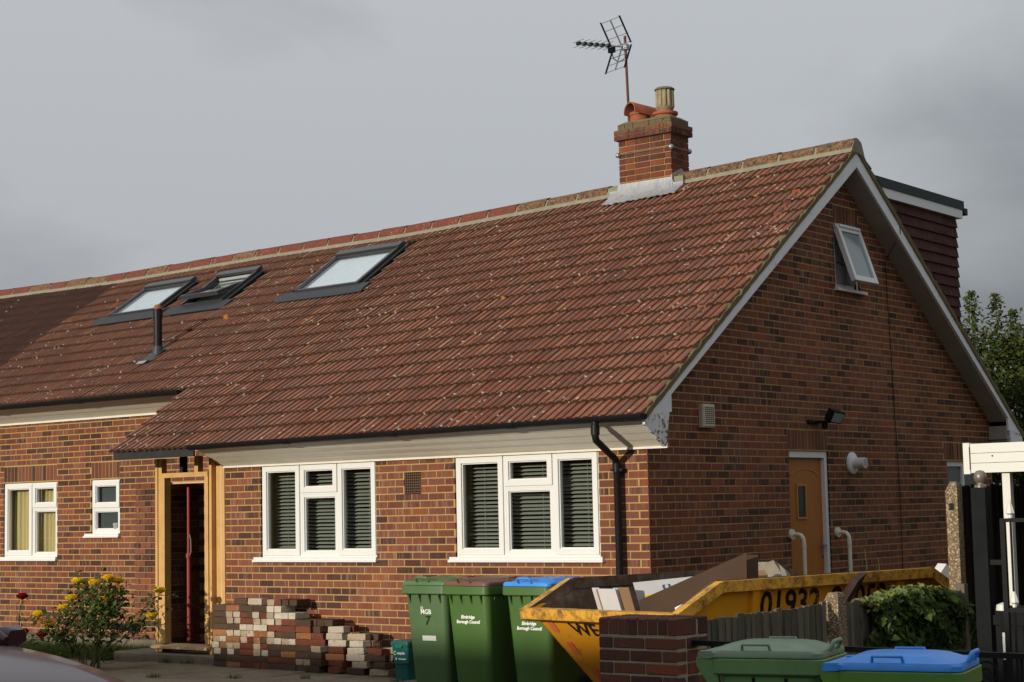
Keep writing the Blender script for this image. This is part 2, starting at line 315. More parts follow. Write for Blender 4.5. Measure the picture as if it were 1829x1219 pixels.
M['red_petal'] = leaf_mat('red_petal', [(.25,.006,.01),(.35,.01,.015),(.16,.004,.008)], .2)
M['stem'] = simple('green_stem', (.07,.07,.025), .7, .4, 9)
M['bark'] = simple('bark', (.07,.05,.035), .9, .4, 8, .4)
def ground_mat():
    t = NT('paving_concrete'); n = t.noise(t.pos(), 2.2, 5, .7); f = t.noise(t.pos(), 40, 4, .7)
    c = t.ramp(n, [(.3,(.13,.105,.07)),(.55,(.21,.175,.125)),(.75,(.27,.22,.16))]); c = t.mix(t.ramp(f, [(.3,.5),(.6,0.0)]), c, (.07,.06,.04)); t.bump(f, .5, .01); return t.fin(c, .9, 0, .3)
M['paving'] = ground_mat()
M['soil'] = simple('soil_and_grass', (.075,.075,.028), .95, .5, 4, .5, 30)
M['asphalt'] = simple('asphalt', (.06,.058,.055), .9, .25, 6, .4, 80)
t = NT('maroon_car_paint'); t.b.inputs['Coat Weight'].default_value = .45; t.b.inputs['Coat Roughness'].default_value = .12
M['car'] = t.fin(t.mix(t.noise(t.pos(), 2.5, 2), (.030,.007,.011), (.045,.010,.015)), .35, .0, .3)
M['car_glass'] = simple('tinted_glass', (.012,.014,.015), .05, .1, spec=.7)
M['tyre'] = simple('tyre', (.018,.018,.018), .8, .2)

# ------------------------------------------------------------------ helpers
G = -1.08                                   # level of the drive; z = 0 is the brick course under the window sills
WM = {}                                     # world matrix of every root
def root_of(o):
    while o.parent: o = o.parent
    return o
def thing(name, label, cat, loc=(0,0,G), rz=0.0, group=None):
    o = bpy.data.objects.new(name, None); COL.objects.link(o); o.empty_display_size = .2
    o.location = loc; o.rotation_euler = (0, 0, rz); o['label'] = label; o['category'] = cat
    if group: o['group'] = group
    WM[o.name] = Matrix.Translation(loc) @ Matrix.Rotation(rz, 4, 'Z'); return o
def tag(o, label, cat, group=None, kind=None):
    o['label'] = label; o['category'] = cat
    if group: o['group'] = group
    if kind: o['kind'] = kind
    return o
class MB:
    def __init__(s): s.v = []; s.f = []
    def add(s, vs, fs):
        b = len(s.v); s.v += [tuple(x) for x in vs]; s.f += [tuple(i + b for i in f) for f in fs]; return s
    def box(s, x0, x1, y0, y1, z0, z1):
        return s.add([(x0,y0,z0),(x1,y0,z0),(x1,y1,z0),(x0,y1,z0),(x0,y0,z1),(x1,y0,z1),(x1,y1,z1),(x0,y1,z1)],
                     [(0,3,2,1),(4,5,6,7),(0,1,5,4),(1,2,6,5),(2,3,7,6),(3,0,4,7)])
    def hexa(s, p):   # 8 points: bottom ring, top ring
        return s.add(p, [(0,3,2,1),(4,5,6,7),(0,1,5,4),(1,2,6,5),(2,3,7,6),(3,0,4,7)])
    def mbox(s, f, a0, a1, z0, z1, d0, d1):     # box through a wall map f(s, z, d)
        p = [f(a0,z0,d0),f(a1,z0,d0),f(a1,z0,d1),f(a0,z0,d1),f(a0,z1,d0),f(a1,z1,d0),f(a1,z1,d1),f(a0,z1,d1)]
        return s.hexa(p)
    def bar(s, p, q, w, h, up=(0,0,1)):
        p, q = Vector(p), Vector(q); d = (q-p).normalized(); up = Vector(up)
        if abs(d.dot(up)) > .99: up = Vector((0,1,0))
        a = d.cross(up).normalized()*w/2; b = a.cross(d).normalized()*h/2
        return s.hexa([p-a-b, p+a-b, q+a-b, q-a-b, p-a+b, p+a+b, q+a+b, q-a+b])
    def tube(s, pts, r, n=8, caps=True):
        pts = [Vector(p) for p in pts]; rs = r if isinstance(r, (list, tuple)) else [r]*len(pts)
        prev = None; base = len(s.v); up = Vector((0,0,1))
        for i, p in enumerate(pts):
            d = ((pts[i+1]-p) if i == 0 else (p-pts[i-1]) if i == len(pts)-1 else ((pts[i+1]-p).normalized()+(p-pts[i-1]).normalized())).normalized()
            if prev is None: a = d.orthogonal().normalized()
            else: a = (prev - d*prev.dot(d)).normalized()
            prev = a; b = d.cross(a)
            for k in range(n):
                t_ = 2*PI*k/n; s.v.append(tuple(p + (a*math.cos(t_)+b*math.sin(t_))*rs[i]))
        for i in range(len(pts)-1):
            for k in range(n):
                k2 = (k+1) % n; s.f.append((base+i*n+k, base+i*n+k2, base+(i+1)*n+k2, base+(i+1)*n+k))
        if caps:
            s.f.append(tuple(base+k for k in reversed(range(n)))); e = base+(len(pts)-1)*n; s.f.append(tuple(e+k for k in range(n)))
        return s
    def lathe(s, prof, c, n=20):
        base = len(s.v)
        for (r, z) in prof:
            for k in range(n):
                t_ = 2*PI*k/n; s.v.append((c[0]+r*math.cos(t_), c[1]+r*math.sin(t_), c[2]+z))
        for i in range(len(prof)-1):
            for k in range(n):
                k2 = (k+1) % n; s.f.append((base+i*n+k, base+i*n+k2, base+(i+1)*n+k2, base+(i+1)*n+k))
        s.f.append(tuple(base+k for k in reversed(range(n)))); e = base+(len(prof)-1)*n; s.f.append(tuple(e+k for k in range(n)))
        return s
    def prism(s, pts, vec):
        n = len(pts); vec = Vector(vec); a = [Vector(p) for p in pts]
        return s.add(a + [p+vec for p in a], [tuple(reversed(range(n))), tuple(range(n, 2*n))] + [(i, (i+1) % n, n+(i+1) % n, n+i) for i in range(n)])
    def loft(s, rings, cap=True):
        n = len(rings[0]); b = len(s.v)
        for r in rings: s.v += [tuple(p) for p in r]
        for i in range(len(rings)-1):
            for k in range(n): s.f.append((b+i*n+k, b+i*n+(k+1) % n, b+(i+1)*n+(k+1) % n, b+(i+1)*n+k))
        if cap:
            s.f.append(tuple(b+k for k in reversed(range(n)))); e = b+(len(rings)-1)*n; s.f.append(tuple(e+k for k in range(n)))
        return s
    def build(s, name, mat, parent=None, local=False, smooth=None, kind=None):
        me = bpy.data.meshes.new(name); v = s.v
        if parent is not None and not local:
            inv = WM[root_of(parent).name].inverted(); v = [tuple(inv @ Vector(p)) for p in v]
        me.from_pydata(v, [], s.f); me.materials.append(M[mat] if isinstance(mat, str) else mat)
        o = bpy.data.objects.new(name, me); COL.objects.link(o); o.parent = parent
        if smooth:
            me.polygons.foreach_set('use_smooth', [True]*len(me.polygons)); me.set_sharp_from_angle(angle=math.radians(smooth))
        if kind: o['kind'] = kind
        me.update(); return o
def part(name, mat, parent, fn, **k):
    b = MB(); fn(b); return b.build(name, mat, parent, **k)
def from_np(name, V, F, mat, parent=None, kind=None, attr=None):
    me = bpy.data.meshes.new(name); V = np.asarray(V, dtype=np.float64)
    if parent is not None:
        inv = np.array(WM[root_of(parent).name].inverted()); V = V @ inv[:3,:3].T + inv[:3,3]
    F = np.asarray(F); k = F.shape[1]
    me.vertices.add(len(V)); me.vertices.foreach_set('co', V.ravel().astype(np.float32))
    me.loops.add(F.size); me.loops.foreach_set('vertex_index', F.ravel().astype(np.int32))
    me.polygons.add(len(F)); me.polygons.foreach_set('loop_start', np.arange(0, F.size, k, dtype=np.int32)); me.polygons.foreach_set('use_smooth', np.zeros(len(F), dtype=bool))
    if attr is not None:
        a = me.attributes.new(attr[0], 'FLOAT', 'POINT'); a.data.foreach_set('value', np.asarray(attr[1], dtype=np.float32))
    me.materials.append(M[mat] if isinstance(mat, str) else mat); me.update(calc_edges=True); me.validate()
    o = bpy.data.objects.new(name, me); COL.objects.link(o); o.parent = parent
    if kind: o['kind'] = kind
    return o
def text(name, body, size, mat, parent, origin, xdir, ydir, bold=0.0, align='CENTER', shear=0.0):
    """flat lettering lying on a surface, thickness 1.5 mm; origin/xdir/ydir in the parent's local frame"""
    cu = bpy.data.curves.new(name, 'FONT'); cu.body = body; cu.size = size; cu.align_x = align; cu.align_y = 'CENTER'; cu.extrude = .0008; cu.offset = bold; cu.shear = shear; cu.resolution_u = 3
    tmp = bpy.data.objects.new(name, cu); COL.objects.link(tmp)
    dg = bpy.context.evaluated_depsgraph_get(); me = bpy.data.meshes.new_from_object(tmp.evaluated_get(dg))
    bpy.data.objects.remove(tmp); bpy.data.curves.remove(cu)
    x, y = Vector(xdir).normalized(), Vector(ydir).normalized(); z = x.cross(y)
    mt = Matrix((x, y, z)).transposed().to_4x4(); mt.translation = Vector(origin); me.transform(mt)
    me.materials.clear(); me.materials.append(M[mat]); me.name = name
    o = bpy.data.objects.new(name, me); COL.objects.link(o); o.parent = parent; return o

TERZ = 0.0 + (32.0-4.6)*math.tan(SUN_EL)/math.cos(SUN_AZ)
# ------------------------------------------------------------------ ground
def ground_sheet(name, x0, x1, y0, y1, z, mat):
    o = part(name, mat, None, lambda b: b.add([(x0,y0,z),(x1,y0,z),(x1,y1,z),(x0,y1,z)], [(0,1,2,3)])); o['kind'] = 'structure'; o['label'] = {'ground':'brown soil and ground around the houses','road':'grey asphalt road in front of the garden walls','drive':'stained concrete drive in front of the house'}[name]; return o
ground_sheet('ground', -400, 400, -400, 400, G-.012, 'soil')
ground_sheet('road', -60, 60, -22, -5.2, G-.008, 'asphalt')
ground_sheet('drive', -6.9, 3.2, -5.1, 0.02, G-.004, 'paving')
drive = bpy.data.objects['drive']
slab_me = {}
def slab_mesh(k):
    rg = random.Random(k); b = MB(); c = .012
    w, d = .37, .29; z0, z1 = G-.03, G+.004+rg.uniform(-.003,.004)
    b.loft([[(-w,-d,z0),(w,-d,z0),(w,d,z0),(-w,d,z0)], [(-w,-d,z1-c),(w,-d,z1-c),(w,d,z1-c),(-w,d,z1-c)], [(-w+c,-d+c,z1),(w-c,-d+c,z1),(w-c,d-c,z1),(-w+c,d-c,z1)]])
    me = bpy.data.meshes.new('paving_slab'); me.from_pydata(b.v, [], b.f); me.materials.append(M['paving']); return me
SM = [slab_mesh(i) for i in range(5)]
for i in range(10):
    for j in range(5):
        o = bpy.data.objects.new('paving_slab', SM[(i*3+j) % 5]); COL.objects.link(o); o.parent = drive
        o.location = (-8.25+.76*i+(j % 2)*.38, -.62-.6*j, 0.0); o.rotation_euler = (random.uniform(-.006,.006), random.uniform(-.006,.006), 0)

# ------------------------------------------------------------------ house: walls
house = thing('house', 'red brick chalet bungalow with long brown tiled roof and white bargeboards', 'house', (0,0,G))
FW = lambda s, z, d: (s, -d, z)              # front wall, plane y = 0
GW = lambda s, z, d: (d, s, z)               # gable wall, plane x = 0
RW = lambda s, z, d: (s, 1.1-d, z)           # recessed wall, plane y = 1.1
TH = math.atan(.703); CT, ST = math.cos(TH), math.sin(TH); Y0, Z0, SLR = -.45, 1.39, 5.44
SAGX, SAGZ = [-19,-15.4,-12.3,-9,-6.3,-3,.27], [-.25,-.25,-.28,-.23,-.22,-.11,0]
EVX, EVZ = [-19,-5.6,-2.4,.33], [-.07,-.06,-.02,0]
def sag(x, t): t = min(max(t, 0), 1); return float(np.interp(x, SAGX, SAGZ))*t + float(np.interp(x, EVX, EVZ))*(1-t)
def RP(x, sl, n=0.0): return Vector((x, Y0+sl*CT-n*ST, Z0+sl*ST+n*CT+sag(x, sl/SLR)))
def under_roof(y): yy = y if y < 4 else 8-y; return Z0 + (yy-Y0)/CT*ST      # deck height over the gable wall

BR = []   # (centre, axis index 0=x 1=y, length, depth, height, wall key)
def course_bricks(f, ax, key, s0, s1, k0, k1, zo, opens, start, clip=None, q0=None, q1=None):
    """stretcher bond between s0 and s1; opens = [(a,b,z0,z1)]; start(k) = a joint position"""
    for k in range(k0, k1):
        z0, z1 = zo+.075*k+.012, zo+.075*(k+1); zm = (z0+z1)/2
        a, b = s0, s1
        if q0: a = q0(k)
        if q1: b = q1(k)
        if clip:
            ca, cb = clip(zm); a, b = max(a, ca), min(b, cb)
        spans = [(a, b)]
        for (oa, ob, oz0, oz1) in opens:
            if oz0 < zm < oz1:
                ns = []
                for (p, q) in spans:
                    if ob <= p or oa >= q: ns.append((p, q)); continue
                    if oa > p: ns.append((p, oa))
                    if ob < q: ns.append((ob, q))
                spans = ns
        st = start(k)
        for (p, q) in spans:
            j = st + math.floor((p-st)/.225)*.225
            while j < q:
                u, v = max(j, p), min(j+.225, q); j += .225
                if v-u < .03: continue
                u2 = u if abs(u-p) < 1e-6 else u+.006; v2 = v if abs(v-q) < 1e-6 else v-.006
                dj = random.uniform(-.0007, .0012)
                BR.append((f((u2+v2)/2, zm, dj-.05), ax, v2-u2, .1, z1-z0, key))
def soldier(f, ax, key, s0, s1, z0, z1):
    n = max(1, round((s1-s0)/.075)); w = (s1-s0)/n
    for i in range(n):
        BR.append((f(s0+w*(i+.5), (z0+.005+z1-.005)/2, random.uniform(-.002,.002)-.05), ax, w-.010, .1, z1-z0-.012, key))

def slab_wall(name, f, strips, opens, lr, parent, d0=-.28, d1=-.0018, mat='mortar'):
    """mortar body of a wall in horizontal strips with openings and reveals"""
    b = MB(); zs = sorted(set(strips + [z for o in opens for z in o[2:4]]))
    for za, zb in zip(zs[:-1], zs[1:]):
        if zb-za < 1e-5: continue
        la, ra = lr(za); lb, rb = lr(zb); zm = (za+zb)/2
        cuts = sorted([(o[0], o[1]) for o in opens if o[2] < zm < o[3]])
        L_, R_ = [(la, lb)], []
        for (oa, ob) in cuts: R_.append((oa, oa)); L_.append((ob, ob))
        R_.append((ra, rb))
        for (l, r) in zip(L_, R_):
            for d in (d1, d0): b.add([f(l[0],za,d), f(r[0],za,d), f(r[1],zb,d), f(l[1],zb,d)], [(0,1,2,3)])
    for (a, c, z0, z1) in opens:
        for q in ([(a,z0),(a,z1)], [(c,z0),(c,z1)], [(a,z1),(c,z1)], [(a,z0),(c,z0)]):
            b.add([f(*q[0],d1), f(*q[1],d1), f(*q[1],d0), f(*q[0],d0)], [(0,1,2,3)])
    la, ra = lr(zs[0])
    return b.build(name, mat, parent)

W1 = (-5.14,-3.42,.055,1.125); W2 = (-2.345,-.565,.055,1.125); VT = (-3.025,-2.795,.75,.975)
WA = (-11.29,-10.135,.025,1.075); WB = (-9.43,-8.86,.325,1.075); PDOOR = (-6.75,-5.9,-1.2,1.0)
GD = (2.67,3.55,-1.2,1.125); GWIN = (3.885,4.485,2.925,3.675); GR = (6.63,7.7,-.1,1.05)
ztop = 1.275
front_wall = slab_wall('front_wall', FW, [-1.2, ztop], [W1, W2, VT], lambda z: (-5.715, -.008), house)
recess_wall = slab_wall('recessed_wall', RW, [-1.2, 2.3], [WA, WB, PDOOR], lambda z: (-18.5, -5.5), house)
gl = lambda z: (.012 if z < 1.70 else (z-Z0)/ST*CT+Y0+.05, 7.99 if z < 1.70 else 8-((z-Z0)/ST*CT+Y0+.05))
gable_wall = slab_wall('gable_wall', GW, [-1.2, 1.7] + [1.7+.14*i for i in range(1, 21)], [GD, GWIN, GR], gl, house)
part('return_wall', 'mortar', house, lambda b: b.box(-5.70, -5.45, .03, 1.08, -1.2, 1.55))
part('back_wall', 'mortar', house, lambda b: b.box(-18.5, -.012, 7.72, 7.992, -1.2, 1.8))
course_bricks(FW, 0, 'front', -5.72, 0, -15, 17, 0, [W1, W2, VT], lambda k: -.1125 if k % 2 == 0 else 0.0, q1=lambda k: -.11 if k % 2 == 0 else 0.0)
def gclip(z):
    if z < 1.62: return (-1, 8.0)
    y = (z-Z0)/ST*CT+Y0; return (y-.03, 8-y+.03)
gop = [GD, GWIN, GR, (2.67,3.55,1.125,1.35), (3.885,4.485,3.675,3.9), (6.55,7.78,1.05,1.275)]
course_bricks(GW, 1, 'gable', 0, 8.0, -15, 60, 0, gop, lambda k: 0.0 if k % 2 == 0 else .1125, clip=gclip, q0=lambda k: 0.0 if k % 2 == 0 else .11)
soldier(GW, 1, 'gable', 2.67, 3.55, 1.135, 1.35); soldier(GW, 1, 'gable', 3.885, 4.485, 3.685, 3.9); soldier(GW, 1, 'gable', 6.55, 7.78, 1.06, 1.275)
rop = [WA, WB, PDOOR, (WA[0],WA[1],1.075,1.3), (WB[0],WB[1],1.075,1.3), (-6.95,-5.85,1.0,1.225), (-8.56,-5.4,-1.2,1.0)]
course_bricks(RW, 0, 'recess', -18.4, -5.5, -15, 29, .025, rop, lambda k: 0.0 if k % 2 else .1125)
course_bricks(lambda s, z, d: RW(s, z, d+.022), 0, 'recess', -8.555, -6.75, -15, 13, .025, [], lambda k: -8.555 if k % 2 else -8.4425)
course_bricks(lambda s, z, d: RW(s, z, d+.022), 0, 'recess', -5.9, -5.5, -15, 13, .025, [], lambda k: -5.9 if k % 2 else -5.7875)
for a, b_ in ((WA[0],WA[1]), (WB[0],WB[1])): soldier(RW, 0, 'recess', a, b_, 1.085, 1.3)
soldier(RW, 0, 'recess', -6.95, -5.85, 1.01, 1.225)

unit = bpy.data.meshes.new('brick')
ub = MB().box(-.5,.5,-.5,.5,-.5,.5); unit.from_pydata(ub.v, [], ub.f); unit.materials.append(M['brick'])
UV_ = np.array(ub.v); UF = np.array(ub.f)
WALLS = {'front': front_wall, 'gable': gable_wall, 'recess': recess_wall}
def put_bricks(BR, walls, n_single, unit_mesh, mat, stuff_name='brick_courses', offset=(0,0,0)):
    def score(t):
        c = Vector(t[0])-CAM; nrm = Vector((0,-1,0)) if t[1] == 0 else Vector((1,0,0))
        D = c.dot(fwd); px = FPX*c.dot(rr)/D; py = FPX*c.dot(uu)/D
        vis = abs(px) < 930 and abs(py) < 620
        if t[2] < .1 or not vis: return 0
        return t[2]*t[4]*max(0, -c.normalized().dot(nrm))/D**2
    order = sorted(range(len(BR)), key=lambda i: -score(BR[i]))
    single = set(order[:n_single]); groups = {}
    for i, (c, ax, l, d, h, key) in enumerate(BR):
        sc3 = (l, d, h) if ax == 0 else (d, l, h)
        if i in single:
            o = bpy.data.objects.new('brick', unit_mesh); COL.objects.link(o); o.parent = walls[key]
            o.location = Vector(c) - WM[root_of(walls[key]).name].translation; o.scale = sc3
        else: groups.setdefault(key, []).append((c, sc3))
    for key, lst in groups.items():
        C_ = np.array([c for c, _ in lst]); S_ = np.array([s for _, s in lst])
        V = (C_[:,None,:] + S_[:,None,:]*UV_[None]).reshape(-1, 3); F = (UF[None] + 8*np.arange(len(lst))[:,None,None]).reshape(-1, 4)
        from_np(stuff_name, V, F, mat, walls[key], kind='stuff')
put_bricks(BR, WALLS, 300, unit, 'brick')

# ------------------------------------------------------------------ house: roof
roof = MB()
xs = [-18.6 + i*.6 for i in range(32)]; xs = [x for x in xs if x < .2] + [.235]
def deck(b, xa, sa, sb, n0, n1, rear=False):
    fm = (lambda v: Vector((v.x, 8-v.y, v.z))) if rear else (lambda v: v)
    for x0, x1 in zip(xa[:-1], xa[1:]):
        b.hexa([fm(RP(x0,sa,n0)),fm(RP(x1,sa,n0)),fm(RP(x1,sb,n0)),fm(RP(x0,sb,n0)),fm(RP(x0,sa,n1)),fm(RP(x1,sa,n1)),fm(RP(x1,sb,n1)),fm(RP(x0,sb,n1))])
XL = -7.12
lowx = [XL] + [x for x in xs if x > XL+.05]; mainx = [-12.2] + [x for x in xs if x > -12.1]; farx = [x for x in xs if x < -12.3] + [-12.2]
deck(roof, lowx, .03, 1.44, -.03, .004); deck(roof, mainx, 1.44, SLR, -.03, .004); deck(roof, mainx, .03, SLR, -.03, .004, True)
roof = roof.build('roof', 'dull_black', house)
nhouse = thing('neighbouring_house', 'adjoining house half with darker brown roof tiles beyond the skylights', 'house', (-15,4,G))
nroof = MB(); deck(nroof, farx, 1.44, SLR, -.03, .004); deck(nroof, farx, .03, SLR, -.03, .004, True); nroof = nroof.build('roof', 'dull_black', nhouse)

TW, TG, TL = .195, .28, .345
def tile_mesh():
    xs_, hs, gr = [], [], []
    for k in range(2):
        b0 = k*.0975
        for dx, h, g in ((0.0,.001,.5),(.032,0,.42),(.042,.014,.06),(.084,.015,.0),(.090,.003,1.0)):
            xs_.append(b0+dx); hs.append(h); gr.append(g)
    xs_.append(.1945); hs.append(.001); gr.append(.8)
    n = len(xs_); V = []; A = []
    for x, h, g in zip(xs_, hs, gr): V.append((x, 0, .044+h)); A.append(g)
    for x, h, g in zip(xs_, hs, gr): V.append((x, TL, .006+h)); A.append(g)
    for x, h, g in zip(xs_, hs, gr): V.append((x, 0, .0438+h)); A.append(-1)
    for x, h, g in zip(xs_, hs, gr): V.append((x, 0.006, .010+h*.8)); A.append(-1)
    F = [(i, i+1, n+i+1, n+i) for i in range(n-1)] + [(3*n+i, 3*n+i+1, 2*n+i+1, 2*n+i) for i in range(n-1)] + [(3*n, 0, n, n), (n-1, 4*n-1, 2*n-1, 2*n-1)]
    return np.array(V), F, A
TV, TF, TA = tile_mesh()
TQ = np.array([f for f in TF if len(set(f)) == 4])
def tile_obj_mesh(name, mat):
    me = bpy.data.meshes.new(name); me.from_pydata([tuple(v) for v in TV], [], [tuple(dict.fromkeys(f)) for f in TF]); me.materials.append(M[mat])
    a = me.attributes.new('groove', 'FLOAT', 'POINT'); a.data.foreach_set('value', np.array(TA, dtype=np.float32)); return me
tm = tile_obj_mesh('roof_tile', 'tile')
def tile_frame(x, sl, j=.0):
    o = RP(x, sl, 0); ex = (RP(x+.1, sl)-o)/.1; ey = (RP(x, sl+.1)-o)/.1
    ex.normalize(); ey = (ey - ex*ey.dot(ex)).normalized(); ez = ex.cross(ey)
    if j:
        a = random.gauss(0, .006); ey = (ey + ex*a*.4).normalized(); ex = ey.cross(ez); o = o + ez*random.uniform(-.002,.004) + ey*random.gauss(0,.004)
        b = random.gauss(0, .006); ez = (ez + ex*b).normalized(); ex = ey.cross(ez)
    mt = Matrix((ex, ey, ez)).transposed().to_4x4(); mt.translation = o; return mt
SKY = [dict(x=(-11.0,-10.0), s=(3.88,4.80)), dict(x=(-9.46,-8.64), s=(3.88,4.80)), dict(x=(-7.20,-6.07), s=(3.82,4.90))]
def blocked(xc, sl):
    for k in SKY:
        if k['x'][0]-.05 < xc < k['x'][1]+.05 and k['s'][0]-.16 < sl+.14 < k['s'][1]+.05: return True
    return False
tiles = []
for i in range(19):
    ncol = 38 if i < 5 else 64
    for j in range(ncol):
        x = .275-(j+1)*TW
        if blocked(x+TW/2, i*TG): continue
        if -2.86 < x+TW/2 < -2.0 and i >= 18: continue
        tiles.append((i, j, tile_frame(x, i*TG-(.03 if i == 0 else 0), 1)))
def tscore(t):
    c = t[2].translation-CAM; D = c.dot(fwd); return 1/D**2
tiles.sort(key=lambda t: -tscore(t))
inv = WM['house'].inverted()
for i, j, mt in tiles[:300]:
    o = bpy.data.objects.new('roof_tile', tm); COL.objects.link(o); o.parent = roof; o.matrix_basis = inv @ mt
def join_tiles(name, lst, mat, parent):
    V = []; k = len(TV); F = []
    for q, mt in enumerate(lst):
        m3 = np.array(mt); V.append(TV @ m3[:3,:3].T + m3[:3,3]); F.append(TQ + k*q)
    return from_np(name, np.concatenate(V), np.concatenate(F), mat, parent, 'stuff', ('groove', np.tile(TA, len(lst))))
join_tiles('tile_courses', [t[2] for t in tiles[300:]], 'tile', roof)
ntl = [tile_frame(.275-(j+1)*TW, i*TG, 1) for i in range(5, 19) for j in range(64, 96)]
ntl_s = sorted(ntl, key=lambda mt: -1/((mt.translation-CAM).dot(fwd))**2)
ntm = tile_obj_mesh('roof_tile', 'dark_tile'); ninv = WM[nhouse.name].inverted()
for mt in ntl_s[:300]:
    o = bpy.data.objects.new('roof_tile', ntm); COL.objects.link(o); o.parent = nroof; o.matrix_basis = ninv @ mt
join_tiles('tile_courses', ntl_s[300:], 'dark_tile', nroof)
# rear slope: the column of tiles along the verge, the deck carries the rest
MIR = Matrix(((1,0,0,0),(0,-1,0,8),(0,0,1,0),(0,0,0,1)))
rear = []
for i in range(19):
    for j in range(3):
        mt = tile_frame(.275-(j+1)*TW, i*TG, 1)
        rear.append(MIR @ mt)
def join_rear():
    V = []; F = []; k = len(TV)
    for q, mt in enumerate(rear):
        m3 = np.array(mt); V.append(TV @ m3[:3,:3].T + m3[:3,3]); F.append(TQ[:, ::-1] + k*q)
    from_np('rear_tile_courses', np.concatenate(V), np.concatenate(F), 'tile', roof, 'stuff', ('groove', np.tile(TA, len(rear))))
join_rear()
# ridge
def ridge_tile(x0, x1, mat, parent, jit):
    b = MB(); rings = []
    for x in (x0, x1):
        c = RP(x, SLR, 0); ring = []
        for k in range(9):
            a = PI*k/8; ring.append((x, 4.0+.135*math.cos(a), c.z-.02+jit+.132*math.sin(a)))
        for k in range(9):
            a = PI*(8-k)/8; ring.append((x, 4.0+.115*math.cos(a), c.z-.03+jit+.112*math.sin(a)))
        rings.append(ring)
    b.loft(rings); return b.build('ridge_tile', mat, parent, smooth=40)
x = .29; k = 0
while x > -18.2:
    x1 = x-.475
    if not (-2.86 < (x+x1)/2 < -2.0):
        p_ = house if x > -12.2 else nhouse; rp_ = roof if x > -12.2 else nroof
        mt_ = 'ridge_tan' if x > -3.7 else 'ridge_brown' if x < -8.4 and random.random() < .75 else 'ridge_red' if x < -4 else 'ridge_tan'
        if -6.5 < x < -3.7 and random.random() < .4: mt_ = 'ridge_brown' if random.random() < .5 else 'ridge_tan'
        ridge_tile(x1+.016, x-.016, mt_, rp_, random.uniform(-.006,.006))
    x = x1
def ridge_bed(xa, parent, rpar):
    b = MB(); rings = []
    for x in xa:
        c = RP(x, SLR, 0).z
        rings.append([(x,4+.165,c-.10),(x,4+.14,c-.035),(x,4+.088,c+.068),(x,4,c+.102),(x,4-.088,c+.068),(x,4-.126,c-.005),(x,4-.166,c-.07),(x,4,c-.06)])
    b.loft(rings); return b.build('ridge_mortar', 'ridge_mortar', rpar)
ridge_bed(mainx[:-1]+[.285], house, roof); ridge_bed(farx, nhouse, nroof)
# verges: mortar strip, bargeboards, soffits
def slope_bar(name, mat, x0, x1, sa, sb, n0, n1, rear=False, parent=house):
    fm = (lambda v: (v.x, 8-v.y, v.z)) if rear else (lambda v: tuple(v))
    b = MB(); q = [RP(x0,sa,n0),RP(x1,sa,n0),RP(x1,sb,n0),RP(x0,sb,n0),RP(x0,sa,n1),RP(x1,sa,n1),RP(x1,sb,n1),RP(x0,sb,n1)]
    b.hexa([fm(v) for v in q]); return b.build(name, mat, parent)
for rear_ in (False, True):
    vm = MB(); fm = (lambda v: (v.x, 8-v.y, v.z)) if rear_ else (lambda v: tuple(v))
    N = 60
    rings = []
    for i in range(N+1):
        sl = .0+5.42*i/N; h = .026+.008*math.sin(i*2.3)+random.uniform(-.006,.006); e = .276+random.uniform(-.004,.005)
        rings.append([fm(RP(.20,sl,-.035)), fm(RP(e,sl,-.04)), fm(RP(e+.006,sl,h-.012)), fm(RP(e-.012,sl,h)), fm(RP(.20,sl,h))])
    vm.loft(rings); vm.build('verge_mortar', 'verge_mortar', house)
    A0 = SLR-.012
    # board face at x = .27, its back meets the soffit
    b = MB(); x0, x1 = .235, .262
    top = [RP(0,.06,-.035), RP(0,A0,-.035)]; bot = [RP(0,.62,-.165), RP(0,A0-.118,-.175)]
    pts = [(top[0].y,top[0].z),(top[1].y,top[1].z),(4.0,bot[1].z-.0),(bot[1].y,bot[1].z),(bot[0].y,bot[0].z)]
    pts = [(top[0].y,top[0].z),(4.0-.001,top[1].z+.005),(4.0-.001,top[1].z-.175),(.03,1.60),(.03,1.44)]
    yy = (lambda y: 8-y) if rear_ else (lambda y: y)
    b.prism([(x0,yy(y),z) for y, z in pts], (x1-x0,0,0)); b.build('bargeboard', 'barge', house)
    b = MB(); pe = [(top[0].y+.002,top[0].z-.002),(.0285,1.72),(.0285,1.598),(-.075,1.12),(-.10,1.115),(-.42,1.31),(-.43,1.385)]
    b.prism([(x0-.001,yy(y),z) for y, z in pe], (x1-x0-.001,0,0)); b.build('box_end', 'barge_end', house)
    # sloping soffit between board and wall
    b = MB(); b.hexa([(-.015,yy(.0),1.555),(.236,yy(.0),1.555),(.236,yy(3.999),4.30),(-.015,yy(3.999),4.30),(-.015,yy(.0),1.60),(.236,yy(.0),1.60),(.236,yy(3.999),4.345),(-.015,yy(3.999),4.345)]); b.build('verge_soffit', 'grey_soffit', house)
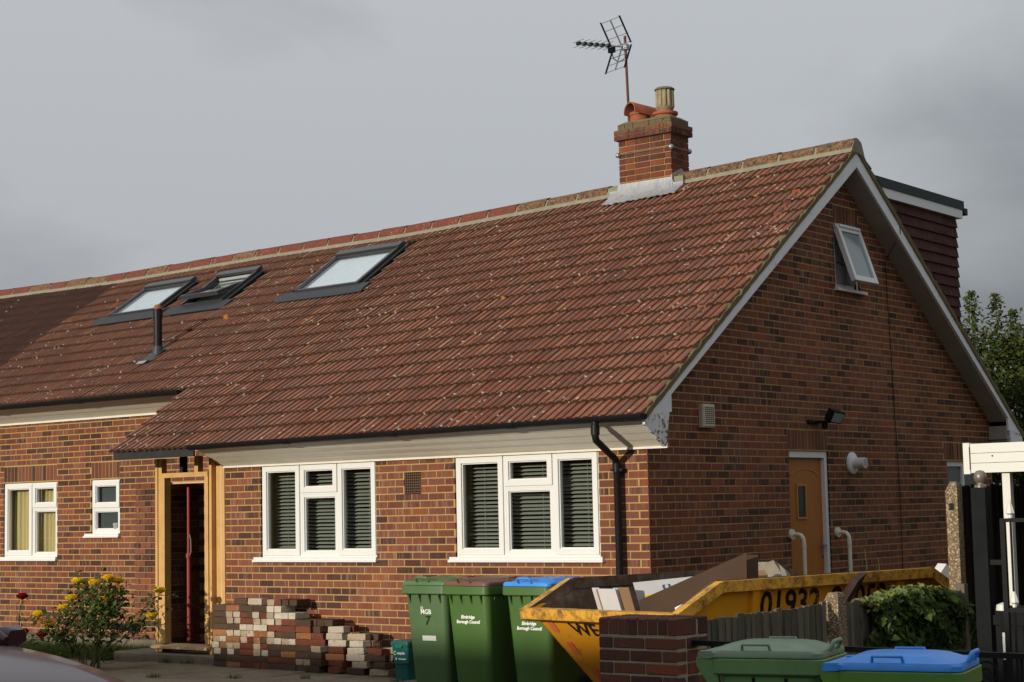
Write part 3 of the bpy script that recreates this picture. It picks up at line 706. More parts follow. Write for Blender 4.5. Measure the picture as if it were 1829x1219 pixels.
# eaves soffits of overlapping boards
def eaves(x0, x1, yw, zw, yg, zg, parent, nb=4):
    for i in range(nb):
        a, c = i/nb, (i+1)/nb
        ya, za, yc, zc = yg+(yw-yg)*a, zg+(zw-zg)*a, yg+(yw-yg)*c, zg+(zw-zg)*c
        b = MB(); o = .004+.006
        def sg(x): return sag(x, 0)
        b.hexa([(x0,ya,za+sg(x0)*(1-a)),(x1,ya,za+sg(x1)*(1-a)),(x1,yc,zc-.0035+sg(x1)*(1-c)),(x0,yc,zc-.0035+sg(x0)*(1-c)),(x0,ya,za+.02+sg(x0)*(1-a)),(x1,ya,za+.02+sg(x1)*(1-a)),(x1,yc+.01,zc+.02+sg(x1)*(1-c)),(x0,yc+.01,zc+.02+sg(x0)*(1-c))])
        b.build('soffit_board', 'soffit', parent)
sof = part('eaves_soffit', 'soffit', house, lambda b: b.box(-5.72, .234, -.028, -.004, 1.105, 1.125))
eaves(-5.72, .234, -.012, 1.128, -.43, 1.372, sof)
part('eaves_return', 'dull_black', house, lambda b: b.prism([(-5.722,-.43,1.33),(-5.722,-.01,1.12),(-5.722,-.01,1.50),(-5.722,-.43,1.33)], (-.02,0,0)))
sof2 = part('eaves_soffit', 'soffit', house, lambda b: b.box(-18.5, -7.13, 1.066, 1.092, 1.862, 1.888))
eaves(-18.5, -7.13, 1.085, 1.89, .68, 2.14, sof2, 3)
part('rear_soffit', 'grey_soffit', house, lambda b: b.box(-18.5, .232, 8.0, 8.42, 1.30, 1.33)); part('rear_fascia', 'upvc_dirty', house, lambda b: b.box(-18.5, .232, 8.40, 8.425, 1.331, 1.41))
part('eaves_box', 'grey_soffit', house, lambda b: b.box(-.008, .234, 7.96, 8.40, 1.331, 1.50))
part('fascia', 'dull_black', house, lambda b: b.box(-7.10, -5.735, -.452, -.43, 1.235, 1.355))
part('fascia', 'dull_black', house, lambda b: b.box(-5.735, .232, -.448, -.432, 1.345, 1.395))
part('fascia', 'dull_black', house, lambda b: b.box(-18.5, -7.13, .655, .675, 2.055, 2.10))
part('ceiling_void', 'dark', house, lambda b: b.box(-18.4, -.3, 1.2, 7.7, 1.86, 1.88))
def gutter(x0, x1, y, z0, z1, par):
    b = MB(); rings = []
    for x, z in ((x0, z0), (x1, z1)):
        o = [(x, y+.056*math.cos(a), z-.056*math.sin(a)) for a in [PI*k/8 for k in range(9)]]
        i_ = [(x, y+.050*math.cos(a), z-.050*math.sin(a)) for a in [PI*(8-k)/8 for k in range(9)]]
        rings.append(o+i_)
    b.loft(rings)
    g = b.build('gutter', 'black_plastic', par, smooth=50)
    for xe, ze in ((x0, z0), (x1, z1)):
        e = MB(); e.prism([(xe-.004, y+.0575*math.cos(a), ze+.001-.0575*math.sin(a)) for a in [PI*k/8 for k in range(9)]], (.008,0,0)); e.build('gutter_stop', 'black_plastic', g)
    n = int((x1-x0)/1.9)
    for k in range(1, n+1):
        xx = x0+(x1-x0)*k/(n+1); zz = z0+(z1-z0)*k/(n+1)
        u = MB(); u.loft([[(xq, y+.061*math.cos(a), zz-.061*math.sin(a)) for a in [PI*q/8 for q in range(9)]] + [(xq, y+.0565*math.cos(a), zz-.0565*math.sin(a)) for a in [PI*(8-q)/8 for q in range(9)]] for xq in (xx-.05, xx+.05)]); u.build('gutter_union', 'black_plastic', g, smooth=50)
    return g
gut = gutter(-5.73, .30, -.505, 1.355, 1.405, house)
gutter(-18.5, -7.16, .615, 2.085, 2.095, house)
dp = MB(); dp.tube([(-.235,-.505,1.36),(-.235,-.505,1.22),(-.238,-.49,1.185),(-.30,-.10,1.02),(-.303,-.072,.97),(-.303,-.072,G)], .034, 14)
dp = dp.build('downpipe', 'black_plastic', house, smooth=50)
part('pipe_socket', 'black_plastic', dp, lambda b: b.lathe([(.03,0),(.042,0),(.042,.085),(.03,.085)], (-.235,-.505,1.235), 14), smooth=40)
part('pipe_socket', 'black_plastic', dp, lambda b: b.lathe([(.03,0),(.042,0),(.042,.08),(.03,.08)], (-.303,-.072,.90), 14), smooth=40)
part('pipe_bracket', 'black_plastic', dp, lambda b: b.box(-.37,-.24,-.085,-.003,.905,.93))
# ------------------------------------------------------------------ windows
def frame_rect(b, f, a0, a1, z0, z1, w, d0, d1):
    b.mbox(f, a0, a0+w, z0, z1, d0, d1); b.mbox(f, a1-w, a1, z0, z1, d0, d1)
    b.mbox(f, a0+w, a1-w, z0, z0+w, d0+.001, d1-.001); b.mbox(f, a0+w, a1-w, z1-w, z1, d0+.001, d1-.001)
def sash(par, f, a0, a1, z0, z1, w=.058, d0=-.075, d1=-.004, pane='glass'):
    b = MB(); frame_rect(b, f, a0, a1, z0, z1, w, d0, d1); frame_rect(b, f, a0+w-.004, a1-w+.004, z0+w-.004, z1-w+.004, .016, d0+.01, d1-.018)
    s = b.build('sash', 'upvc', par)
    part('pane', pane, s, lambda q: q.mbox(f, a0+w, a1-w, z0+w, z1-w, d0+.022, d0+.028)); return s
def window(f, o, cols, sill, sash_spec, inner=None):
    a0, a1, z0, z1 = o; fz0 = z0+.05
    b = MB(); frame_rect(b, f, a0+.004, a1-.004, fz0, z1-.008, .038, -.085, -.018)
    for c in cols: b.mbox(f, c-.02, c+.02, fz0+.038, z1-.046, -.083, -.02)
    w = b.build('window', 'upvc', house)
    s = MB(); s.mbox(f, sill[0], sill[1], z0-.002, z0+.022, -.1, .045); s.mbox(f, sill[0]+.01, sill[1]-.01, z0+.022, fz0, -.1, .03); s.build('sill', 'upvc', w)
    for (p, q, r, t_, kind) in sash_spec: sash(w, f, p, q, r, t_, *((.058,-.075,-.004) if kind == 'open' else (.03,-.078,-.022)))
    return w
def big_window(o, sill, c1, c2, zt):
    a0, a1, z0, z1 = o; lo, hi = z0+.07, z1-.024
    return window(FW, o, [c1, c2], sill, [(a0+.02, c1-.008, lo, hi, 'open'), (c2+.008, a1-.02, lo, hi, 'open'), (c1+.008, c2-.008, zt, hi, 'open'), (c1+.018, c2-.018, lo+.01, zt-.02, 'fixed')])
w1 = big_window(W1, (-5.245,-3.40), -4.545, -3.985, .80); w2 = big_window(W2, (-2.42,-.515), -1.725, -1.115, .80)
for w_, zt, o in ((w1, .80, W1), (w2, .80, W2)):
    cc = (-4.545,-3.985) if o is W1 else (-1.725,-1.115)
    part('transom', 'upvc', w_, lambda b: b.mbox(FW, cc[0]+.02, cc[1]-.02, zt-.022, zt+.012, -.083, -.02))
wa = window(RW, WA, [-10.675], (-11.36,-10.12), [(WA[0]+.02,-10.683,WA[2]+.07,WA[3]-.024,'open'), (-10.667,WA[1]-.02,.735,WA[3]-.024,'open'), (-10.657,WA[1]-.03,WA[2]+.075,.715,'fixed')])
part('transom', 'upvc', wa, lambda b: b.mbox(RW, -10.655, WA[1]-.04, .712, .745, -.083, -.02))
wb = window(RW, WB, [], (-9.545,-8.845), [(WB[0]+.02,WB[1]-.02,.71,WB[3]-.024,'open'), (WB[0]+.03,WB[1]-.03,WB[2]+.075,.69,'fixed')])
part('transom', 'upvc', wb, lambda b: b.mbox(RW, WB[0]+.04, WB[1]-.04, .685, .72, -.083, -.02))
part('obscure_pane', 'frosted', wb, lambda b: b.mbox(RW, WB[0]+.05, WB[1]-.05, WB[2]+.1, WB[3]-.05, -.10, -.095))
part('plant_shade', 'lining', wb, lambda b: b.lathe([(.04,0),(.055,.08),(.04,.09)], (-9.0,1.17,.42), 10))
# venetian blinds
def blind(o, label):
    a0, a1, z0, z1 = o[0]+.05, o[1]-.05, o[2]+.1, o[3]-.05
    t_ = thing('venetian_blind', label, 'blind', ((a0+a1)/2, .2, z0), 0, 'blinds in the front windows')
    part('head_rail', 'blind', t_, lambda b: b.box(a0, a1, .17, .22, z1-.03, z1))
    n = 22; dz = (z1-.06-z0)/n
    for i in range(n):
        z = z0+.02+dz*i+random.uniform(-.002,.002); q_ = random.uniform(-.004,.004)
        part('slat', 'blind', t_, lambda b: b.hexa([(a0,.172,z-.010),(a1,.172,z-.010+q_),(a1,.214,z+.009+q_),(a0,.214,z+.009),(a0,.172,z-.0075),(a1,.172,z-.0075+q_),(a1,.214,z+.0115+q_),(a0,.214,z+.0115)]))
    for xx in (a0+.2, a1-.2, (a0+a1)/2+.1): part('ladder_cord', 'blind', t_, lambda b: b.box(xx, xx+.003, .168, .170, z0, z1))
blind(W1, 'grey slatted blind in the front window beside the timber porch'); blind(W2, 'grey slatted blind in the front window beside the black downpipe')
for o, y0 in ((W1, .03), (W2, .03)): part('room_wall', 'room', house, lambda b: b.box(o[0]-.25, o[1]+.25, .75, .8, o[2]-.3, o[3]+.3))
# curtains behind the recessed window
cu = thing('curtain', 'pale yellow curtain hanging inside the two-light recessed window', 'curtain', (-10.7,1.3,.1))
b = MB(); n = 60
for half in ((-11.26,-10.69), (-10.67,-10.15)):
    base = len(b.v)
    for i in range(n+1):
        x = half[0]+(half[1]-half[0])*i/n; y = 1.25+.022*math.sin(i*.75)+.012*math.sin(i*.31)
        b.v += [(x, y, .06), (x+.02*math.sin(i*.2), y+.01, 1.06)]
    b.f += [(base+2*i, base+2*i+2, base+2*i+3, base+2*i+1) for i in range(n)]
b.build('drape', 'curtain', cu, smooth=80)
part('curtain_rail', 'blind', cu, lambda q: q.box(-11.25,-10.15,1.27,1.3,1.045,1.06))
# gable window, open top-hung sash
gwf = MB(); frame_rect(gwf, GW, GWIN[0]+.004, GWIN[1]-.004, GWIN[2]+.03, GWIN[3]-.006, .05, -.09, -.02)
gw = gwf.build('window', 'upvc', house)
part('sill', 'upvc', gw, lambda b: b.mbox(GW, GWIN[0]-.03, GWIN[1]+.09, GWIN[2]-.002, GWIN[2]+.03, -.1, .05))
part('lining', 'upvc_dirty', gw, lambda b: b.mbox(GW, GWIN[0]+.01, GWIN[1]-.01, GWIN[2]+.03, GWIN[3]-.01, -.17, -.16))
part('reveal', 'upvc', gw, lambda b: b.mbox(GW, GWIN[1]-.012, GWIN[1]-.003, GWIN[2]+.03, GWIN[3]-.01, -.16, -.02))
an = math.radians(18); hz, hx = GWIN[3]-.03, -.015
def SW(s, z, d):   # z measured down from the hinge
    return (hx + z*math.sin(an) + d*math.cos(an), s, hz - z*math.cos(an) + d*math.sin(an))
b = MB(); frame_rect(b, SW, GWIN[0]+.015, GWIN[1]-.015, 0, .67, .062, 0, .055); gs = b.build('sash', 'upvc', gw)
part('pane', 'grey_obscure', gs, lambda q: q.mbox(SW, GWIN[0]+.07, GWIN[1]-.07, .055, .615, .015, .035))
part('drip_rail', 'upvc', gs, lambda q: q.mbox(SW, GWIN[0]+.05, GWIN[1]-.05, -.01, .02, .055, .075))
part('head_trim', 'upvc_dirty', gw, lambda b: b.mbox(GW, GWIN[0]-.005, GWIN[1]+.005, GWIN[3]-.04, GWIN[3]+.005, -.02, .03))
part('stay', 'black_plastic', gw, lambda b: b.tube([(.0,GWIN[0]+.05,3.25),(.09,GWIN[0]+.03,3.20)], .008, 6))
part('stay', 'black_plastic', gw, lambda b: b.tube([(-.01,GWIN[1]-.09,2.97),(-.01,GWIN[1]-.09,3.03)], .01, 6))
# rear ground-floor window on the gable side
gr = MB(); frame_rect(gr, GW, GR[0]+.004, GR[1]-.004, GR[2]+.05, GR[3]-.006, .06, -.09, -.03); gr.mbox(GW, 7.14, 7.2, GR[2]+.1, GR[3]-.06, -.088, -.032); gr.mbox(GW, GR[0]+.06, GR[1]-.06, .66, .72, -.088, -.034)
gr = gr.build('window', 'upvc', house); part('pane', 'frosted', gr, lambda b: b.mbox(GW, GR[0]+.05, GR[1]-.05, GR[2]+.08, GR[3]-.05, -.07, -.06))
part('sill', 'upvc', gr, lambda b: b.mbox(GW, GR[0]-.04, GR[1]+.04, GR[2]+.02, GR[2]+.05, -.1, .05))
# side door
dfm = MB(); dfm.mbox(GW, GD[0]+.003, GD[0]+.055, G-.04, GD[3]-.003, -.12, -.055); dfm.mbox(GW, GD[1]-.062, GD[1]-.003, G-.04, GD[3]-.003, -.12, -.015); dfm.mbox(GW, GD[0]+.055, GD[1]-.062, GD[3]-.07, GD[3]-.004, -.119, -.016)
door = dfm.build('door', 'upvc', house)
leaf = part('door_leaf', 'oak', door, lambda b: b.mbox(GW, GD[0]+.05, GD[1]-.06, G, GD[3]-.068, -.10, -.06))
b = MB()
for i in range(12):
    a0, a1 = PI*(.12+.76*i/12), PI*(.12+.76*(i+1)/12); c = (GD[0]+GD[1])/2-.005
    P = lambda a, r: (c-.31*r*math.cos(a), .80+.10*r*math.sin(a)+.03)
    for (r0_, r1_, dd) in ((1.0, 1.06, .008),):
        q = [P(a0,r0_), P(a1,r0_), P(a1,r1_+.02), P(a0,r1_+.02)]
        b.hexa([GW(s,z,-.061) for s, z in q] + [GW(s,z,-.061+dd) for s, z in q])
b.build('arch_moulding', 'oak_light', leaf)
b = MB(); frame_rect(b, GW, 2.915, 3.125, .40, .775, .022, -.0605, -.045); b.build('glazing_bead', 'oak_light', leaf)
b = MB(); b.mbox(GW, 2.937, 3.103, .422, .753, -.06, -.056); b.build('door_pane', 'car_glass', leaf)
b = MB()
for a, z0_, z1_ in ((2.97,.43,.745),(3.065,.43,.745)): b.mbox(GW, a, a+.005, z0_, z1_, -.0555, -.0535)
for z_ in (.49,.68): b.mbox(GW, 2.94, 3.10, z_, z_+.005, -.0545, -.0530)
b.build('leading', 'grey_metal', leaf)
part('handle', 'alu', leaf, lambda b: (b.mbox(GW, 3.44, 3.47, .0, .19, -.058, -.052), b.tube([(-.055,3.455,.12),(-.01,3.455,.12),(-.005,3.37,.115)], .011, 8)))
part('keyhole', 'black_plastic', leaf, lambda b: b.mbox(GW, 3.445, 3.465, -.02, -.005, -.0585, -.0515))
# ------------------------------------------------------------------ vents on the walls
b = MB()
for i in range(8): b.mbox(FW, VT[0]+.004+.0285*i, VT[0]+.016+.0285*i, VT[2]+.006, VT[3]-.006, -.03, -.006)
for i in range(8): b.mbox(FW, VT[0]+.004, VT[1]-.004, VT[2]+.006+.0275*i, VT[2]+.018+.0275*i, -.028, -.004)
av = b.build('air_vent', 'brown_board', house); part('vent_back', 'dark', av, lambda q: q.mbox(FW, VT[0], VT[1], VT[2], VT[3], -.09, -.08))
sv = thing('siren_vent_box', 'beige louvred vent cover high on the shaded brick gable', 'vent cover', (0,1.02,1.33))
part('cover', 'beige', sv, lambda b: b.loft([[(.003,.915,1.325),(.003,1.135,1.325),(.003,1.135,1.555),(.003,.915,1.555)], [(.045,.915,1.325),(.045,1.135,1.325),(.045,1.135,1.555),(.045,.915,1.555)], [(.06,.93,1.34),(.06,1.12,1.34),(.06,1.12,1.54),(.06,.93,1.54)]]))
for i in range(9):
    for j in range(5): part('vent_slot', 'dark', sv, lambda b: b.mbox(GW, .948+.033*j, .972+.033*j, 1.36+.019*i, 1.371+.019*i, .05, .0608))
# ------------------------------------------------------------------ skylights
def RB(b, x0, x1, s0, s1, n0, n1):
    b.hexa([RP(x0,s0,n0),RP(x1,s0,n0),RP(x1,s1,n0),RP(x0,s1,n0),RP(x0,s0,n1),RP(x1,s0,n1),RP(x1,s1,n1),RP(x0,s1,n1)])
def skylight(k, opened=0.0):
    (x0, x1), (s0, s1) = k['x'], k['s']; f = .042; H = .095
    b = MB()
    for (a, c, p_, q_) in ((x0,x0+f,s0,s1),(x1-f,x1,s0,s1),(x0+f,x1-f,s0,s0+f),(x0+f,x1-f,s1-f,s1)): RB(b, a, c, p_, q_, .0, H-.02)
    sk = b.build('skylight', 'grey_metal', house)
    part('hood', 'grey_metal', sk, lambda q: RB(q, x0-.012, x1+.012, s1-.10, s1+.02, H-.02, H+.02))
    part('side_cover', 'grey_metal', sk, lambda q: RB(q, x0-.008, x0+f*.7, s0+.01, s1-.10, H-.0199, H))
    part('side_cover', 'grey_metal', sk, lambda q: RB(q, x1-f*.7, x1+.008, s0+.01, s1-.10, H-.0199, H))
    part('side_flashing', 'skirt', sk, lambda q: RB(q, x0-.05, x0-.0005, s0-.02, s1+.05, .028, .052)); part('side_flashing', 'skirt', sk, lambda q: RB(q, x1+.0005, x1+.05, s0-.02, s1+.05, .028, .052))
    fb = MB(); n = int((x1-x0+.5)/.04); rows = []
    for i in range(n*2+1):
        x = x0-.22+(x1-x0+.42)*i/(n*2); h = .006 if i % 2 else 0
        rows.append([RP(x, s0+.01, .062+h), RP(x, s0-.15, .066+h), RP(x, s0-.225, .054+h), RP(x, s0-.228, .046+h), RP(x, s0+.01, .03)])
    fb.loft(rows); fb.build('apron_flashing', 'skirt', sk)
    an = opened; sm = (s0+s1)/2
    def SR(x, s, n): # sash pivots about its middle
        ds = s-sm; return RP(x, sm+ds*math.cos(an)+(n-H)*math.sin(an)*1.0, H+(-ds)*math.sin(an)+(n-H)*math.cos(an))
    def SB(q, x0, x1, s0, s1, n0, n1): q.hexa([SR(x0,s0,n0),SR(x1,s0,n0),SR(x1,s1,n0),SR(x0,s1,n0),SR(x0,s0,n1),SR(x1,s0,n1),SR(x1,s1,n1),SR(x0,s1,n1)])
    q = MB(); g = .030; e0, e1, t0, t1 = x0+.030, x1-.030, s0+.005, s1-.15+.03
    for (a, c, p_, q_) in ((e0,e0+g,t0,t1),(e1-g,e1,t0,t1),(e0+g,e1-g,t0,t0+g),(e0+g,e1-g,t1-g,t1)): SB(q, a, c, p_, q_, H-.045, H-.008 if opened == 0 else H+.012)
    sa = q.build('sash', 'grey_metal', sk)
    part('pane', 'glass', sa, lambda w: SB(w, e0+g, e1-g, t0+g, t1-g, H-.026, H-.020))
    if opened == 0: part('blind', 'white_blind', sk, lambda w: RB(w, x0+.08, x1-.08, s0+.08, s1-.08, H-.062, H-.058))
    else:
        part('blind', 'white_blind', sa, lambda w: SB(w, e0+g, e1-g, t0+g, t0+.48, H-.045, H-.040)); part('lining', 'lining', sk, lambda w: (RB(w, x0+.076, x1-.076, s0+.076, s1-.076, .006, .012)))
        part('top_lining', 'lining', sk, lambda w: RB(w, x0+.076, x1-.076, s1-.15, s1-.12, .012, H-.03))
for i, k in enumerate(SKY): skylight(k, math.radians(13) if i == 1 else 0.0)
# soil vent pipe through the tiles
vb = RP(-8.64, 2.47, .03)
vp = part('vent_pipe', 'black_plastic', house, lambda b: b.tube([vb-Vector((0,0,.15)), vb+Vector((0,0,.59))], .056, 16), smooth=50)
part('pipe_collar', 'black_plastic', vp, lambda b: b.lathe([(.05,0),(.064,0),(.064,.10),(.05,.10)], vb+Vector((0,0,.48)), 16), smooth=40)
part('pipe_cage', 'terracotta', vp, lambda b: b.lathe([(.056,0),(.054,.03),(.035,.055),(.0,.062)], vb+Vector((0,0,.59)), 12), smooth=60)
part('pipe_slate', 'skirt', vp, lambda b: (RB(b, -8.74, -8.54, 2.25, 2.57, .052, .060), b.lathe([(.085,-.10),(.075,.02),(.058,.10)], vb, 16)), smooth=50)
part('slate_apron', 'lead', vp, lambda b: RB(b, -8.77, -8.62, 2.17, 2.24, .055, .064))
# ------------------------------------------------------------------ chimney
CX0, CX1, CY0, CY1, CZ0, CZ1 = -2.81, -2.055, 3.80, 4.20, 4.20, 5.005
chim = part('chimney', 'mortar', house, lambda b: (b.box(CX0+.008, CX1-.008, CY0+.008, CY1-.008, CZ0, 5.18)))
CB = []; s = random.getstate()
def ring_course(z0, z1, e, k):
    x0, x1, y0, y1 = CX0-e, CX1+e, CY0-e, CY1+e; zm = (z0+z1)/2; h = z1-z0-.010
    def run(ax, a, b_, fixed, off):
        j = a; first = True
        while j < b_-.03:
            l = (.12 if first and off else .225); first = False; q = min(j+l, b_)
            if b_-q < .05: q = b_
            c = (j+q)/2; CB.append((((c, fixed, zm) if ax == 0 else (fixed, c, zm)), ax, q-j-.010, .1, h, 'c')); j = q
    o = k % 2
    if o: run(0, x0, x1, y0+.05, 0); run(0, x0, x1, y1-.05, 0); run(1, y0+.105, y1-.105, x0+.05, 1); run(1, y0+.105, y1-.105, x1-.05, 1)
    else: run(1, y0, y1, x0+.05, 0); run(1, y0, y1, x1-.05, 0); run(0, x0+.105, x1-.105, y0+.05, 1); run(0, x0+.105, x1-.105, y1-.05, 1)
for k in range(11): ring_course(CZ0+.0732*k, CZ0+.0732*(k+1), 0, k)
for k in range(2): ring_course(CZ1+.066*k, CZ1+.066*(k+1), .04, k+1)
ring_course(CZ1+.132, CZ1+.20, .004, 0)
cu_me = bpy.data.meshes.new('brick'); cu_me.from_pydata(ub.v, [], ub.f); cu_me.materials.append(M['chimney_brick'])
put_bricks(CB, {'c': chim}, 400, cu_me, 'chimney_brick')
part('corbel_core', 'moss', chim, lambda b: b.box(CX0-.03, CX1+.03, CY0-.03, CY1+.03, CZ1+.004, CZ1+.130))
part('flaunching', 'moss', chim, lambda b: b.loft([[(CX0-.006,CY0-.006,5.202),(CX1+.006,CY0-.006,5.202),(CX1+.006,CY1+.006,5.202),(CX0-.006,CY1+.006,5.202)], [(CX0+.06,CY0+.06,5.245),(CX1-.06,CY0+.06,5.245),(CX1-.06,CY1-.06,5.245),(CX0+.06,CY1-.06,5.245)]]))
p1 = part('chimney_pot', 'terracotta', chim, lambda b: b.lathe([(.135,0),(.135,.035),(.12,.045),(.118,.10),(.128,.108),(.128,.14),(.10,.145)], (-2.62,4.0,5.225), 24), smooth=40)
b = MB()   # horizontal half-round hood of the left pot, open towards the front left
ax = Vector((-.38,-.92,.03)).normalized(); sd = Vector((-ax.y, ax.x, 0)).normalized(); up = ax.cross(sd)*-1
if up.z < 0: up = -up
c0 = Vector((-2.60,4.0,5.365)); rings = []
for tt in (-.24, .17):
    c = c0+ax*tt; e = .0 if tt > 0 else -.06
    rings.append([c+sd*.125*math.cos(a)+up*(.115*math.sin(a)+e*.6) for a in [PI*(-.08+1.16*k/12) for k in range(13)]] + [c+sd*.108*math.cos(a)+up*(.098*math.sin(a)+e*.6) for a in [PI*(-.08+1.16*(12-k)/12) for k in range(13)]])
b.loft(rings); hood = b.build('hood', 'terracotta', p1, smooth=50)
b = MB(); c = c0-ax*.235; b.prism([c+sd*.112*math.cos(a)+up*(.10*math.sin(a)-.03) for a in [PI*(-.08+1.16*k/12) for k in range(13)]], ax*.012); b.build('hood_back', 'terracotta', hood)
p2 = part('chimney_pot', 'terracotta', chim, lambda b: b.lathe([(.13,0),(.135,.05),(.155,.06),(.155,.09),(.12,.10)], (-2.25,4.0,5.22), 24), smooth=40)
def cowl(b):
    rings = []
    for z, r, rib in ((0,.085,0),(.02,.10,0),(.045,.112,.0),(.06,.106,.010),(.25,.102,.010),(.262,.102,.0)):
        rings.append([(-2.25+(r+(rib if k % 4 < 2 else -rib))*math.cos(2*PI*k/48), 4.0+(r+(rib if k % 4 < 2 else -rib))*math.sin(2*PI*k/48), 5.325+z) for k in range(48)])
    b.loft(rings)
cw = part('cowl', 'cowl', p2, cowl)
part('cowl_cap', 'moss', cw, lambda b: b.lathe([(.122,0),(.124,.012),(.10,.03),(.04,.042),(.0,.044)], (-2.25,4.0,5.586), 24), smooth=50)
part('mortar_pad', 'lead', cw, lambda b: b.lathe([(.10,-.03),(.09,.005)], (-2.25,4.0,5.325), 20))
# lead flashing: upstand, dressed apron, stepped side
fl = MB(); n = 40; rows = []
for i in range(n+1):
    x = CX0-.14+(CX1-CX0+.30)*i/n; w = .006*math.sin(i*1.9); e = .012*math.sin(i*.9)
    rows.append([(x, CY0-.010, 4.475 if CX0-.02 < x < CX1+.02 else 4.40), (x, CY0-.014, 4.36+sag(x,1)*.0), tuple(RP(x, 5.13, .055+w)), tuple(RP(x, 5.00+e, .062+w)), tuple(RP(x, 5.00+e, .05+w)), (x, CY0+.02, 4.30)])
fl.loft(rows); fl = fl.build('lead_flashing', 'lead', chim, smooth=60)
part('side_flashing', 'lead', chim, lambda b: (b.prism([(CX1+.002,CY0-.02,4.28),(CX1+.002,CY0-.02,4.50),(CX1+.002,4.0,4.60),(CX1+.002,4.2,4.50),(CX1+.002,4.2,4.28)], (.01,0,0))))
part('saddle', 'ridge_mortar', chim, lambda b: b.box(CX1-.01, CX1+.14, CY0+.02, CY1-.02, 4.26, 4.475))
for cxy, r_ in (((CX0-.005,CY0-.006),1), ((CX1+.004,CY0-.006),1), ((CX1+.005,CY1),1)):
    part('corner_plate', 'alu', chim, lambda b: b.lathe([(.0,-.034),(.024,-.026),(.034,0),(.024,.026),(.0,.034)], (cxy[0],cxy[1],4.835), 14), smooth=60)
part('lashing_wire', 'alu', chim, lambda b: (b.tube([(CX0-.02,CY0-.014,4.835),(CX1+.02,CY0-.014,4.835)], .0035, 5), b.tube([(CX1+.014,CY0-.01,4.835),(CX1+.014,CY1,4.835)], .0035, 5)))
# ------------------------------------------------------------------ rear dormer
DX, DY = -.60, 8.60
dorm = part('dormer', 'dark', house, lambda b: b.box(-2.2, DX-.05, 4.6, DY-.06, 2.4, 4.42))
rg = random.Random(3); tmesh = {}
def hang(y0, y1, z, h):
    b = MB(); b.hexa([(DX-.02,y0,z),(DX+.028,y0,z),(DX+.028,y1,z),(DX-.02,y1,z),(DX-.02,y0,z+h),(DX-.002,y0,z+h),(DX-.002,y1,z+h),(DX-.02,y1,z+h)]); o = b.build('hung_tile', 'hung_tile', dorm); return o
for i in range(14):
    z = 4.36-.135*(i+1)+.04*0; y = 5.0+(.08 if i % 2 else 0)
    while y < DY:
        if RP(0, (8-y-Y0)/CT).z < z+.2: hang(y+.002, min(y+.163, DY)-.002, z+(.0), .16)
        y += .165
part('dormer_fascia', 'upvc', dorm, lambda b: b.box(DX-.06, DX+.06, 4.6, DY+.10, 4.36, 4.48))
part('dormer_roof', 'felt', dorm, lambda b: b.box(-2.25, DX+.075, 4.45, DY+.13, 4.481, 4.60))
cm = thing('security_camera', 'small black camera fixed to the dormer fascia end', 'camera', (DX,DY+.1,4.44))
part('arm', 'black_plastic', cm, lambda b: b.box(DX-.02, DX+.03, DY+.08, DY+.20, 4.435, 4.49)); part('head', 'black_plastic', cm, lambda b: b.loft([[(DX-.05,DY+.17,4.45),(DX+.05,DY+.17,4.45),(DX+.05,DY+.17,4.52),(DX-.05,DY+.17,4.52)], [(DX-.05,DY+.30,4.43),(DX+.05,DY+.30,4.43),(DX+.05,DY+.30,4.52),(DX-.05,DY+.30,4.52)], [(DX-.035,DY+.33,4.45),(DX+.035,DY+.33,4.45),(DX+.035,DY+.33,4.505),(DX-.035,DY+.33,4.505)]]))
# ------------------------------------------------------------------ television aerial
AE = thing('television_aerial', 'rod television aerial with grid reflectors on rusty mast above chimney', 'aerial', (-2.93,4.24,4.9))
part('mast', 'rust', AE, lambda b: b.tube([(-2.925,4.24,4.85),(-2.965,4.24,6.44)], .017, 10), smooth=50)
part('mast_bracket', 'rust', AE, lambda b: (b.box(-2.96,-2.78,4.19,4.255,5.10,5.13), b.box(-2.96,-2.78,4.19,4.255,4.92,4.95)))
bd = Vector((-.30, -.95, -.07)).normalized(); pv = Vector((-2.98,4.22,6.30)); sdv = Vector((.95,-.30,0)).normalized(); upv = bd.cross(sdv)
if upv.z < 0: upv = -upv
part('boom', 'alu', AE, lambda b: b.bar(pv-bd*.05, pv+bd*.70, .016, .016))
for i in range(6):
    c = pv+bd*(.24+.092*i); part('director_mount', 'black_plastic', AE, lambda b: b.bar(c-sdv*.035, c+sdv*.035, .03, .035))
    part('director', 'alu', AE, lambda b: (b.tube([c-sdv*.11-upv*.03, c+sdv*.11-upv*.03], .004, 6), b.tube([c-sdv*.11+upv*.03, c+sdv*.11+upv*.03], .004, 6)))
part('dipole_box', 'black_plastic', AE, lambda b: b.bar(pv+bd*.19-upv*.05-sdv*.04, pv+bd*.19-upv*.05+sdv*.04, .06, .07))
for sgn in (1, -1):
    dr = (upv*.9*sgn + bd*.42).normalized(); ln = .33 if sgn > 0 else .30
    base = pv+bd*.02+dr*.03
    fr = part('reflector', 'alu', AE, lambda b: [b.tube([base+dr*(ln*k/3)-sdv*.19, base+dr*(ln*k/3)+sdv*.19], .0045, 6) for k in range(4)] + [b.bar(base, base+dr*ln, .014, .014)])
    for e in (-1, 1): part('reflector_end', 'black_plastic', fr, lambda b: b.hexa([base+sdv*.19*e-dr*.015+bd*q*.011+sdv*w*.006 for q, w in ((-1,-1),(1,-1),(1,1),(-1,1))] + [base+sdv*.19*e+dr*(ln+.015)+bd*q*.011+sdv*w*.006 for q, w in ((-1,-1),(1,-1),(1,1),(-1,1))]))
